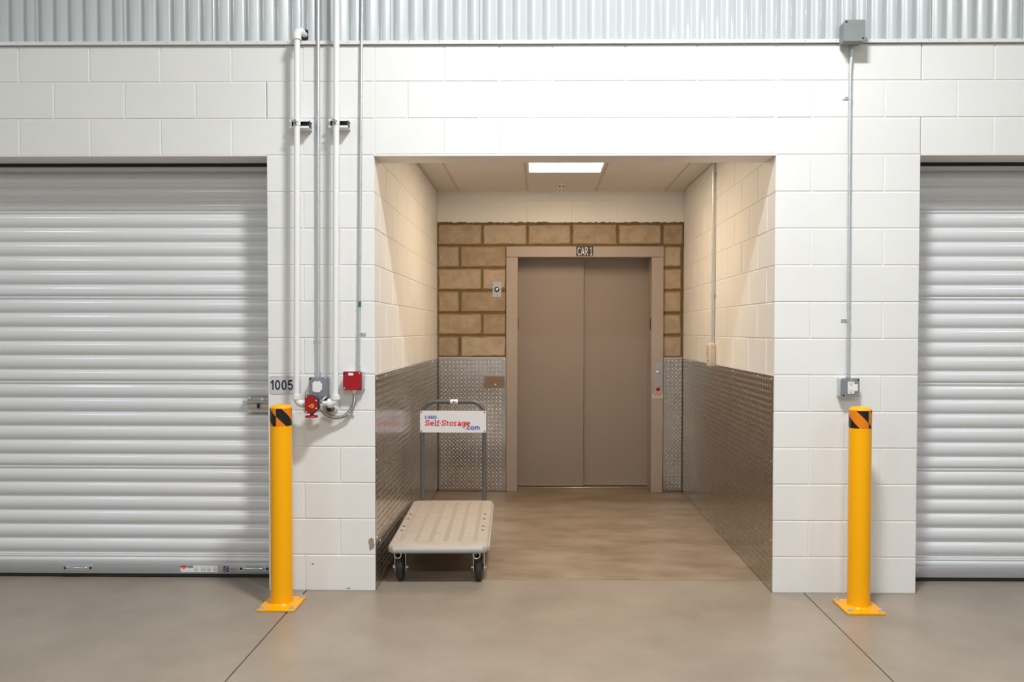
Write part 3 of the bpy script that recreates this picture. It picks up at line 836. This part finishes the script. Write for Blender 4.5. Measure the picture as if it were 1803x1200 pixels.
# ------------------------------------------------------------------ bollards
def bollard(x, y, h, label, seam, ph_l, ph_r):
    o = thing('bollard', label, 'bollard', (x, y, 0), group='yellow bollards beside the alcove')
    r = 0.0585
    part('base_plate', MB().box((x-0.1015, y-0.120, 0.0005), (x+0.1015, y+0.115, 0.012), 'yellow', 0.002), o)
    part('post', MB().lathe([(r, 0.0), (r, h-0.026)], (x, y, 0.010), (0, 0, 1), 'yellow', 48), o)
    pr_ = [(r, 0.0), (r, 0.0012), (r*0.96, 0.0045)] + [(r*math.cos(R(a)), 0.0045 + 0.0165*math.sin(R(a)) - 0.0016) for a in (28, 38, 50, 62, 75, 88)]
    part('dome_cap', MB().lathe(pr_, (x, y, h-0.016), (0, 0, 1), 'yellow', 48), o)
    part('weld', MB().lathe([(r+0.007, 0.0), (r+0.003, 0.005), (r-0.001, 0.010)], (x, y, 0.0115), (0, 0, 1), 'yellow', 48), o)
    # tape band with explicit unwrapped coordinates (metres); angle 0 faces the aisle
    zt, zb, rt = h-0.0165, h-0.0165-0.095, r+0.0006
    vs, fs, uvs = [], [], []
    N = 72
    base_a = seam
    for i in range(N):
        a0, a1 = R(base_a + 360*i/N), R(base_a + 360*(i+1)/N)
        k = len(vs)
        for a, z in ((a0, zb), (a1, zb), (a1, zt), (a0, zt)):
            vs.append((rt*math.sin(a), -rt*math.cos(a), z-zb))
        fs.append((k, k+1, k+2, k+3))
        mid = (360*(i+0.5)/N)
        if mid < 180:
            s0, s1, ph = R(360*i/N)*r, R(360*(i+1)/N)*r, ph_r
        else:
            s0, s1, ph = (R(360*i/N)-2*math.pi)*r, (R(360*(i+1)/N)-2*math.pi)*r, ph_l
        uvs += [(s0-ph+1.45, -0.095), (s1-ph+1.45, -0.095), (s1-ph+1.45, 0.0), (s0-ph+1.45, 0.0)]
    me = bpy.data.meshes.new('tape_band'); me.from_pydata(vs, [], fs); me.materials.append(M_['tape'])
    ul = me.uv_layers.new(name='UVMap')
    for i, q in enumerate(uvs): ul.data[i].uv = q
    me.polygons.foreach_set('use_smooth', [True]*len(fs))
    tb = bpy.data.objects.new('tape_band', me)
    link(tb, o, (x, y, zb))
    props(tb, label='black and orange striped tape')
    for dx, dy in ((-0.082, -0.098), (0.082, -0.098), (0.082, 0.092), (-0.082, 0.092)):
        b = part('anchor_bolt', MB().lathe([(0.011, 0), (0.011, 0.007), (0.006, 0.0072), (0.006, 0.016), (0.004, 0.018)], (x+dx, y+dy, 0.012), (0, 0, 1), 'galv', 8), o)
        part('washer', MB().lathe([(0.015, 0), (0.015, 0.002)], (x+dx, y+dy, 0.0115), (0, 0, 1), 'galv', 14), b)


bollard(-0.463, -0.250, 1.094, 'yellow steel bollard at the left door jamb below the number plaque', -9, -0.113, -0.041)
bollard(2.672, -0.245, 1.090, 'yellow steel bollard under the electrical outlet on the right pier', 25, -0.068, 0.010)

# ------------------------------------------------------------------ number plaque
pq = thing('number_plaque', 'grey plaque with the number 1005 beside the left roll-up door', 'sign', (-0.53, 0, 1.134))
part('plate', MB().prism(rrect(-0.602, 1.134, -0.425, 1.239, 0.014), 'y', -0.0035, -0.0008, 'plaque'), pq)
tx = MB(); glyphs(tx, 'i005', -0.599, 1.157, 0.056, -0.0038, 'navy', 0.17, 0.06, 0.131)
part('lettering', tx, pq, smooth=False)

# ------------------------------------------------------------------ pipes on the left pier
sp_ = thing('sprinkler_pipe', 'white U-shaped pipe run with two risers on the left pier', 'pipe', (-0.31, -0.1, 1.07))
PR = 0.0165
p1t, p1b = Vector((-0.408, -0.10, 3.125)), Vector((-0.420, -0.10, 1.125))
part('riser', MB().tube([p1t, p1b], PR, 'pipe', 18), sp_, 'left riser')
part('riser', MB().tube([(-0.184, -0.10, 5.40), (-0.187, -0.10, 3.3), (-0.202, -0.10, 1.125)], PR, 'pipe', 18), sp_, 'right riser')
def elbow(a, c, b, r):
    """quarter bend from a to b with corner c."""
    a, b, c = Vector(a), Vector(b), Vector(c)
    pts = []
    for i in range(9):
        t = i/8
        pts.append((1-t)**2*a + 2*t*(1-t)*c + t*t*b)
    return pts
e_ = MB().tube(elbow((-0.408, -0.10, 3.122), (-0.408, -0.10, 3.168), (-0.392, -0.055, 3.168), 0), 0.0215, 'pipe', 18)
e_.lathe([(0.0235, 0), (0.0235, 0.02)], (-0.408, -0.10, 3.112), (0, 0, 1), 'pipe', 18)
part('elbow', e_, sp_, 'top elbow turning into the siding')
part('stub', MB().tube([(-0.394, -0.06, 3.168), (-0.385, 0.02, 3.168)], PR, 'pipe', 14), sp_)
e_ = MB().tube(elbow((-0.420, -0.10, 1.128), (-0.420, -0.10, 1.085), (-0.376, -0.10, 1.085), 0), 0.0205, 'pipe', 18)
e_.lathe([(0.0255, 0), (0.0255, 0.024)], (-0.420, -0.10, 1.112), (0, 0, 1), 'pipe', 18)
part('elbow', e_, sp_, 'lower left elbow')
e_ = MB().tube(elbow((-0.202, -0.10, 1.128), (-0.202, -0.10, 1.088), (-0.240, -0.10, 1.088), 0), 0.0215, 'pipe', 18)
e_.lathe([(0.0265, 0), (0.0265, 0.024)], (-0.202, -0.10, 1.112), (0, 0, 1), 'pipe', 18)
e_.lathe([(0.0265, 0), (0.0265, 0.022)], (-0.243, -0.10, 1.090), (1, 0, 0), 'pipe', 18)
part('elbow', e_, sp_, 'lower right elbow')
part('cross_pipe', MB().tube([(-0.385, -0.10, 1.088), (-0.3485, -0.10, 1.0885)], 0.0150, 'pipe', 16), sp_)
part('cross_pipe', MB().tube([(-0.2975, -0.10, 1.089), (-0.23, -0.10, 1.090)], 0.0150, 'pipe', 16), sp_)
part('union', MB().lathe([(0.017, 0), (0.0195, 0.004), (0.0195, 0.022), (0.017, 0.026)], (-0.286, -0.10, 1.089), (1, 0, 0), 'zinc', 16), sp_, 'bare metal union')
hole = props(part('pipe_hole', MB().lathe([(0.030, 0), (0.030, 0.004)], (-0.384, -0.012, 3.168), (0, -1, 0), 'black', 20), sp_), 'dark hole ring in the siding')

for i, (x, zz, lb) in enumerate(((-0.4105, 2.653, 'white strut bracket holding the left riser pipe'), (-0.1925, 2.656, 'white strut bracket holding the right riser pipe'))):
    b = thing('pipe_bracket', lb, 'bracket', (x, -0.04, zz), group='strut brackets on the left pier')
    xl, xr = x-0.046, x+0.060
    ch = MB().box((xl, -0.080, zz+0.019), (xr, -0.001, zz+0.023), 'pipe').box((xl, -0.080, zz-0.024), (xr, -0.001, zz-0.020), 'pipe')
    ch.box((xl, -0.006, zz-0.020), (xr, -0.001, zz+0.019), 'pipe').box((xl, -0.080, zz+0.012), (xr, -0.077, zz+0.019), 'pipe').box((xl, -0.080, zz-0.020), (xr, -0.077, zz-0.013), 'pipe')
    part('channel', ch, b, smooth=False)
    part('slot', MB().box((xl+0.004, -0.060, zz-0.0195), (xr-0.004, -0.0065, zz+0.0185), 'screwhole'), b, smooth=False)  # dark filler box painted in for the shade deep inside the channel
    part('clamp', MB().tube([(x+0.0005, -0.10, zz-0.016), (x+0.0005, -0.10, zz+0.016)], PR+0.0025, 'pipe', 20), b)
    part('clamp_bolt', MB().tube([(x-0.008, -0.126, zz), (x+0.012, -0.126, zz)], 0.005, 'zinc', 8).box((x-0.006, -0.130, zz-0.013), (x-0.003, -0.112, zz+0.013), 'screwhole').box((x+0.004, -0.130, zz-0.013), (x+0.007, -0.112, zz+0.013), 'pipe'), b)

va = thing('valve', 'red octagonal valve housing with yellow pointer between the two pipes', 'valve', (-0.322, -0.12, 1.014))
def octo(x0, z0, x1, z1, c1, c2):
    return [(x0+0.003, z0), (x1-c1, z0), (x1, z0+c1), (x1, z1-c2), (x1-c2, z1), (x0+0.003, z1), (x0, z1-0.003), (x0, z0+0.003)]
part('gasket', MB().prism(octo(-0.356, 1.036, -0.281, 1.138, 0.030, 0.034), 'y', -0.145, -0.128, 'black'), va, 'black rim')
part('cover', MB().prism(octo(-0.358, 1.040, -0.287, 1.136, 0.026, 0.030), 'y', -0.158, -0.145, 'red'), va, angle=25)
part('body', MB().box((-0.348, -0.128, 1.056), (-0.298, -0.072, 1.118), 'screwhole', 0.006, 2), va)
part('pointer', MB().prism([(-0.337, 1.075), (-0.328, 1.074)] + [(-0.3185+0.0125*math.cos(R(a)), 1.079+0.0125*math.sin(R(a))) for a in range(-100, 130, 23)] + [(-0.328, 1.082), (-0.337, 1.081)], 'y', -0.163, -0.158, 'orange'), va, 'yellow pointer')
part('pointer_screw', MB().lathe([(0.006, 0), (0.005, 0.003)], (-0.3185, -0.163, 1.079), (0, -1, 0), 'bronze_steel', 10), va)
for xx, zz in ((-0.350, 1.130), (-0.350, 1.046), (-0.295, 1.109), (-0.295, 1.066)):
    part('screw', MB().lathe([(0.0055, 0), (0.005, 0.003), (0.002, 0.005)], (xx, -0.158, zz), (0, -1, 0), 'zinc', 10), va)
part('stem', MB().lathe([(0.012, 0.0), (0.009, 0.010), (0.010, 0.016)], (-0.327, -0.128, 1.024), (0, 0, 1), 'red', 14), va)
part('foot', MB().lathe([(0.034, 0), (0.036, 0.005), (0.034, 0.010), (0.012, 0.013)], (-0.329, -0.128, 1.013), (0, 0, 1), 'red', 22), va)

# conduits on the left pier
def straight_conduit(name, label, path, r, straps, mt='galv', group=None):
    o = thing(name, label, 'conduit', path[-1], group=group)
    part('tube', MB().tube(path, r, mt, 14), o)
    for (x, z, side) in straps:
        yy = path[0][1]
        s_ = part('strap', MB().tube([(x, yy, z-0.009), (x, yy, z+0.009)], r+0.0022, 'zinc', 14).box((x if side > 0 else x-0.034, -0.004, z-0.009), (x+0.034 if side > 0 else x, -0.0008, z+0.009), 'zinc'), o)
        part('screw', MB().lathe([(0.006, 0), (0.005, 0.004)], (x+0.024*side, -0.004, z), (0, -1, 0), 'zinc', 8), s_)
    ex = path[-1]
    part('connector', MB().lathe([(r+0.005, 0), (r+0.005, 0.012), (r+0.003, 0.014), (r+0.003, 0.030)], (ex[0], ex[1], ex[2]-0.002), (0, 0, 1), 'zinc', 12), o)
    return o
G_ = 'metal conduits on the piers'
straight_conduit('conduit', 'thicker metal conduit between the two white risers, down to the grey box', [(-0.309, -0.024, 5.40), (-0.309, -0.024, 3.3), (-0.316, -0.024, 1.236)], 0.0105, [(-0.3153, 1.434, -1)], group=G_)
c2 = straight_conduit('conduit', 'thin metal conduit near the alcove corner, down to the red box', [(-0.062, -0.024, 5.40), (-0.062, -0.024, 3.3), (-0.068, -0.024, 2.714), (-0.080, -0.024, 1.57), (-0.087, -0.024, 1.268)], 0.0078, [(-0.0825, 1.477, 1)], group=G_)
part('tape_wrap', MB().tube([(-0.0797, -0.024, 1.630), (-0.0794, -0.024, 1.663)], 0.0086, 'green', 12), c2, 'green tape wrap')
straight_conduit('conduit', 'thin metal conduit on the right pier above the yellow bollard', [(2.690, -0.024, 3.092), (2.688, -0.024, 3.04), (2.681, -0.024, 2.95), (2.681, -0.024, 2.80), (2.683, -0.024, 2.082), (2.685, -0.024, 1.236)], 0.0095, [(2.681, 2.808, -1), (2.684, 1.557, -1)], group=G_)

# boxes
def cover_screws(o, x0, x1, z0, z1, y, pts, r=0.006):
    for fx, fz, mt in pts:
        part('screw', MB().lathe([(r, 0), (r*0.8, 0.002)], (x0+(x1-x0)*fx, y, z0+(z1-z0)*fz), (0, -1, 0), mt, 10), o)
gb = thing('junction_box', 'grey square electrical box with a white cover between the risers', 'electrical box', (-0.306, 0, 1.126))
part('back_box', MB().box((-0.360, -0.050, 1.129), (-0.252, -0.0008, 1.230), 'galv', 0.003), gb)
part('cover', MB().prism(rrect(-0.363, 1.126, -0.249, 1.233, 0.008), 'y', -0.058, -0.050, 'graybox'), gb)
part('switch_cover', MB().prism([(-0.331, 1.148), (-0.297, 1.148), (-0.297, 1.158), (-0.287, 1.162), (-0.287, 1.200), (-0.297, 1.202), (-0.297, 1.213), (-0.305, 1.213), (-0.305, 1.209), (-0.322, 1.209), (-0.322, 1.213), (-0.331, 1.213), (-0.331, 1.204), (-0.341, 1.204), (-0.341, 1.153), (-0.331, 1.153)], 'y', -0.0625, -0.058, 'white'), gb, smooth=False)
cover_screws(gb, -0.363, -0.249, 1.126, 1.233, -0.058, ((0.08, 0.93, 'screwhole'), (0.83, 0.93, 'zinc'), (0.42, 0.93, 'zinc'), (0.42, 0.06, 'zinc'), (0.1, 0.1, 'graybox')))
rb = thing('alarm_box', 'red square alarm junction box near the alcove corner', 'electrical box', (-0.116, 0, 1.16))
part('back_box', MB().box((-0.164, -0.044, 1.161), (-0.053, -0.0008, 1.264), 'galv', 0.003), rb, 'galvanised back box')
part('cover', MB().prism(rrect(-0.168, 1.160, -0.064, 1.266, 0.007), 'y', -0.060, -0.044, 'red'), rb)
part('label', MB().box((-0.138, -0.0605, 1.244), (-0.110, -0.0598, 1.258), 'white'), rb, 'tiny white label', smooth=False)
cover_screws(rb, -0.168, -0.064, 1.16, 1.266, -0.060, ((0.07, 0.10, 'zinc'), (0.90, 0.92, 'zinc'), (0.92, 0.07, 'screwhole'), (0.06, 0.90, 'screwhole')), 0.0055)

fx = thing('flexible_conduit', 'ribbed flexible metal conduit curving from the red box to the valve', 'conduit', (-0.19, -0.05, 1.0))
key = [(-0.111, -0.035, 1.160), (-0.108, -0.036, 1.13), (-0.110, -0.036, 1.10), (-0.118, -0.034, 1.068), (-0.134, -0.032, 1.038), (-0.158, -0.032, 1.016), (-0.184, -0.036, 1.006), (-0.212, -0.044, 1.003),
       (-0.238, -0.056, 1.009), (-0.258, -0.070, 1.024), (-0.270, -0.090, 1.040), (-0.275, -0.110, 1.056), (-0.277, -0.126, 1.076)]
def smooth_path(k, n):
    out = []
    for i in range(len(k)-1):
        p0, p1, p2, p3 = (Vector(k[max(i-1, 0)]), Vector(k[i]), Vector(k[i+1]), Vector(k[min(i+2, len(k)-1)]))
        for j in range(n):
            t = j/n
            out.append(0.5*((2*p1) + (-p0+p2)*t + (2*p0-5*p1+4*p2-p3)*t*t + (-p0+3*p1-3*p2+p3)*t**3))
    out.append(Vector(k[-1]))
    return out
pth = smooth_path(key, 20)
part('hose', MB().tube(pth, 0.0105, 'hose', 12, r_of=lambda i: 0.0118 if i % 4 < 2 else 0.0082), fx, angle=80)
part('connector', MB().lathe([(0.016, 0), (0.016, 0.012), (0.012, 0.014), (0.012, 0.024)], (-0.1105, -0.035, 1.163), (0, 0, -1), 'zinc', 12), fx)
part('connector', MB().lathe([(0.016, 0), (0.016, 0.012), (0.0125, 0.014), (0.0125, 0.03)], (-0.277, -0.130, 1.086), (0.0, 0.45, -1), 'zinc', 12), fx)
sb = part('strap', MB().tube([(-0.138, -0.032, 1.034), (-0.150, -0.032, 1.021)], 0.0135, 'zinc', 14).prism([(-0.140, 1.020), (-0.128, 1.000), (-0.119, 1.003), (-0.118, 1.012), (-0.132, 1.026)], 'y', -0.006, -0.001, 'zinc'), fx)
part('screw', MB().lathe([(0.005, 0), (0.004, 0.003)], (-0.125, -0.006, 1.009), (0, -1, 0), 'galv', 8), sb)
hk = thing('pipe_hanger', 'small dark pipe clip behind the cross pipe by the right elbow', 'bracket', (-0.25, -0.05, 1.03))
part('clip', MB().box((-0.264, -0.110, 1.108), (-0.238, -0.09, 1.118), 'screwhole', 0.002).prism([(-0.272, 1.106), (-0.262, 1.112), (-0.250, 1.126), (-0.256, 1.130), (-0.270, 1.116)], 'y', -0.118, -0.104, 'pipe').box((-0.256, -0.09, 1.05), (-0.238, -0.07, 1.118), 'screwhole', 0.002), hk, smooth=False)
part('flange', MB().lathe([(0.026, 0.0), (0.026, 0.004), (0.021, 0.007)], (-0.238, -0.001, 1.040), (0, -1, 0), 'galv', 20).lathe([(0.014, 0), (0.012, 0.07)], (-0.243, -0.008, 1.050), (0, -1, 0), 'screwhole', 14), hk)

tb_ = thing('pull_box', 'grey-green square metal box on the siding at the top of the right conduit', 'electrical box', (2.668, 0, 3.095))
part('back_box', MB().box((2.617, -0.105, 3.094), (2.727, -0.022, 3.203), 'greenbox', 0.003), tb_)
part('cover', MB().prism(rrect(2.613, 3.091, 2.730, 3.207, 0.006), 'y', -0.112, -0.105, 'greenbox'), tb_)
cover_screws(tb_, 2.613, 2.730, 3.091, 3.207, -0.112, ((0.10, 0.90, 'black'), (0.89, 0.12, 'black')))
ob = thing('outlet_box', 'grey square box with a white double outlet on the right pier', 'electrical box', (2.682, 0, 1.13))
part('back_box', MB().box((2.630, -0.050, 1.131), (2.732, -0.0008, 1.232), 'galv', 0.003), ob)
part('cover', MB().prism(rrect(2.637, 1.130, 2.737, 1.233, 0.006), 'y', -0.060, -0.050, 'graybox'), ob)
out_ = part('outlet', MB().prism(rrect(2.671, 1.147, 2.707, 1.215, 0.003), 'y', -0.063, -0.060, 'white'), ob)
part('sticker', MB().box((2.707, -0.0612, 1.163), (2.727, -0.0599, 1.201), 'white'), ob, 'blank white sticker', smooth=False)
for z in (1.207, 1.165):
    part('slot', MB().box((2.681, -0.0636, z-0.004), (2.6835, -0.0628, z+0.004), 'black'), out_, smooth=False)
    part('slot', MB().box((2.694, -0.0636, z-0.003), (2.6965, -0.0628, z+0.004), 'black'), out_, smooth=False)
    part('slot', MB().lathe([(0.0034, 0), (0.003, 0.0006)], (2.6885, -0.063, z-0.010), (0, -1, 0), 'black', 10), out_, smooth=False)
cover_screws(ob, 2.637, 2.737, 1.13, 1.233, -0.060, ((0.12, 0.90, 'galv'), (0.12, 0.08, 'screwhole'), (0.93, 0.92, 'screwhole'), (0.93, 0.12, 'galv'), (0.55, 0.92, 'galv')), 0.005)

# ------------------------------------------------------------------ platform cart
ct = thing('platform_cart', 'grey platform cart with a white sign on its handle beside the left alcove wall', 'cart', (0.33, 0.72, 0))
Z1, Z0 = 0.241, 0.192
y0, y1 = 0.085, 1.410
def skew(mb):
    # the cart stands a touch askew to the wall
    c = Vector((0.345, y0, 0)); a = R(1.75)
    Rm = Matrix.Rotation(a, 3, 'Z')
    mb.v = [Rm @ (v-c) + c for v in mb.v]
    return mb
X0, X1 = 0.054, 0.644
def rr3(x0, y0_, x1, y1_, r):
    return rrect(x0, y0_, x1, y1_, r, 6)
dm = MB(); rings = []
for ins, z in ((0.016, Z0), (0.003, Z0+0.006), (0.0, Z0+0.014), (0.0, Z1-0.018), (0.003, Z1-0.009), (0.009, Z1-0.003), (0.020, Z1)):
    rings.append([(p[0], p[1], z) for p in rr3(X0+ins, y0+ins, X1-ins, y1-ins, 0.048-ins)])
nr = len(rings[0])
dm.add([v for g in rings for v in g], [(k*nr+i, k*nr+(i+1) % nr, (k+1)*nr+(i+1) % nr, (k+1)*nr+i) for k in range(len(rings)-1) for i in range(nr)]
       + [tuple(range(nr-1, -1, -1)), tuple(range((len(rings)-1)*nr, len(rings)*nr))], 'deck')
dk = part('deck', skew(dm), ct, angle=50)
st2 = MB()
# faint smooth strips moulded along the deck
for cx, ww in ((0.118, 0.026), (0.208, 0.026), (0.295, 0.030), (0.385, 0.030), (0.472, 0.026), (0.562, 0.026)):
    st2.box((cx-ww/2, y0+0.10, Z1-0.002), (cx+ww/2, y1-0.10, Z1+0.0007), 'deckstrip', 0.0005)
part('deck_strips', skew(st2), dk, kind='stuff', smooth=False)
for sx_ in (X0+0.036, X1-0.046):
    for yy in (0.43, 0.54, 0.745, 0.895):
        part('rivet', skew(MB().lathe([(0.009, 0), (0.008, 0.003), (0.004, 0.004)], (sx_, y0+yy-0.05, Z1-0.0005), (0, 0, 1), 'screwhole', 10)), dk, 'dark rivet')
for sx_, yy in ((X0+0.06, y0+0.06), (X1-0.06, y0+0.06), (X0+0.06, y1-0.05), (X1-0.06, y1-0.05)):
    part('rivet', skew(MB().lathe([(0.006, 0), (0.005, 0.002)], (sx_, yy, Z1-0.0005), (0, 0, 1), 'bumper', 10)), dk)
part('bumper', skew(MB().sheet([(y0+0.014, Z1-0.0045), (y0+0.003, Z1-0.008), (y0-0.005, Z1-0.015), (y0-0.008, (Z0+Z1)/2), (y0-0.005, Z0+0.010), (y0+0.003, Z0+0.004), (y0+0.014, Z0+0.002)], 'x', X0+0.034, X1-0.034, 'bumper')), ct, 'grey front bumper', angle=60)
part('side_rail', skew(MB().box((X1-0.004, y0+0.05, Z0+0.004), (X1+0.008, y1-0.06, Z1-0.014), 'bumper', 0.003)), ct)
# casters
WR = 0.078
for xx, yy, swivel in ((0.115, y0+0.145, 1), (0.585, y0+0.130, 1), (0.115, y1-0.20, 0), (0.585, y1-0.20, 0)):
    k = part('caster_fork', skew(MB().box((xx-0.045, yy-0.045, Z0-0.006), (xx+0.045, yy+0.045, Z0+0.001), 'zinc', 0.001)
        .prism([(yy-0.034, Z0-0.006), (yy+0.034, Z0-0.006), (yy+0.016, WR-0.02), (yy-0.016, WR-0.02)], 'x', xx-0.034, xx-0.030, 'zinc')
        .prism([(yy-0.034, Z0-0.006), (yy+0.034, Z0-0.006), (yy+0.016, WR-0.02), (yy-0.016, WR-0.02)], 'x', xx+0.030, xx+0.034, 'zinc')
        .lathe([(0.028, 0), (0.028, 0.018)], (xx, yy, Z0-0.006), (0, 0, -1), 'zinc', 18)), ct, 'zinc plated fork')
    part('fork_ring', skew(MB().tube([(xx-0.012+0.020*math.cos(R(a)), yy-0.047, Z0-0.030+0.020*math.sin(R(a))) for a in range(0, 361, 20)], 0.0045, 'zinc', 8, caps=False)), k)
    part('wheel', skew(MB().lathe([(0.030, -0.021), (WR-0.012, -0.021), (WR-0.003, -0.016), (WR, -0.006), (WR, 0.006), (WR-0.003, 0.016), (WR-0.012, 0.021), (0.030, 0.021)], (xx, yy, WR), (1, 0, 0), 'tyre', 30)
        .lathe([(0.018, -0.028), (0.028, -0.020), (0.028, 0.020), (0.018, 0.028)], (xx, yy, WR), (1, 0, 0), 'rubber', 18)), k, 'black rubber wheel')
    part('axle_nut', skew(MB().lathe([(0.009, -0.046), (0.009, 0.046)], (xx, yy, WR), (1, 0, 0), 'zinc', 6)), k)
# handle and sign
hx0, hx1, hy, ht = 0.078, 0.538, 1.405, 0.972
hp = [(hx0, hy, 0.13), (hx0, hy, ht-0.10)] + [(hx0+0.095-0.095*math.cos(R(a)), hy, ht-0.10+0.10*math.sin(R(a))) for a in range(15, 91, 15)]
hp += [(hx1-0.095+0.095*math.sin(R(a)), hy, ht-0.10+0.10*math.cos(R(a))) for a in range(0, 91, 15)] + [(hx1, hy, 0.13)]
hn = part('handle', MB().tube(hp, 0.0158, 'handle', 16), ct, 'charcoal tubular handle')
part('handle_sticker', MB().tube([(0.286, hy, ht), (0.342, hy, ht)], 0.0164, 'white', 16), hn, 'small white sticker')
sk = MB().box((0.306, hy-0.0172, ht-0.010), (0.316, hy-0.0162, ht+0.006), 'tag_red').box((0.322, hy-0.0172, ht-0.008), (0.328, hy-0.0162, ht+0.004), 'tag_grey')
part('sticker_print', sk, hn, smooth=False)
part('handle_socket', MB().tube([(hx0, hy, 0.13), (hx0, hy, 0.24)], 0.020, 'handle', 14), ct)
part('handle_socket', MB().tube([(hx1, hy, 0.13), (hx1, hy, 0.24)], 0.020, 'handle', 14), ct)
SY = hy - 0.0195
sx0, sx1, sz0, sz1 = 0.064, 0.552, 0.745, 0.906
sgn = part('sign_board', MB().prism(rrect(sx0, sz0, sx1, sz1, 0.007, 4), 'y', SY, SY+0.003, 'sign'), ct, 'white board with red and blue lettering')
q = (sx1-sx0)/1495.0
gx = lambda zx: sx0 + (zx-120)*q
gz = lambda zy: sz1 - (zy-395)*(sz1-sz0)/490.0
t1 = MB()
glyphs(t1, '1*800*', gx(228), gz(580), (gz(505)-gz(580)), SY-0.0006, 'signblue', 0.19, 0.03, gx(522)-gx(228))
part('blue_lettering', t1, sgn, smooth=False); t1 = MB()
glyphs(t1, '.cow', gx(1150), gz(822), (gz(742)-gz(822))/0.72, SY-0.0006, 'signblue', 0.19, 0.02, gx(1476)-gx(1150))
part('blue_lettering', t1, sgn, smooth=False); t1 = MB()
glyphs(t1, '.', gx(1486), gz(818), 0.009, SY-0.0006, 'signblue', 0.12, 0.0)
part('blue_lettering', t1, sgn, smooth=False); t1 = MB()
glyphs(t1, '*', gx(566), gz(735), gz(605)-gz(735), SY-0.0006, 'signblue', 0.13, 0.0)
part('blue_lettering', t1, sgn, smooth=False)
t2 = MB()
glyphs(t2, 'Self', gx(234), gz(735), gz(605)-gz(735), SY-0.0006, 'signred', 0.17, 0.04, gx(560)-gx(234))
glyphs(t2, 'Storage', gx(604), gz(735), gz(605)-gz(735), SY-0.0006, 'signred', 0.17, 0.03, gx(1258)-gx(604))
part('red_lettering', t2, sgn, smooth=False)
for xx in (sx0+0.010, sx1-0.012):
    for zz in (sz0+0.010, sz1-0.011):
        part('sign_bolt', MB().lathe([(0.005, 0), (0.004, 0.003)], (xx, SY, zz), (0, -1, 0), 'screwhole', 8), sgn)
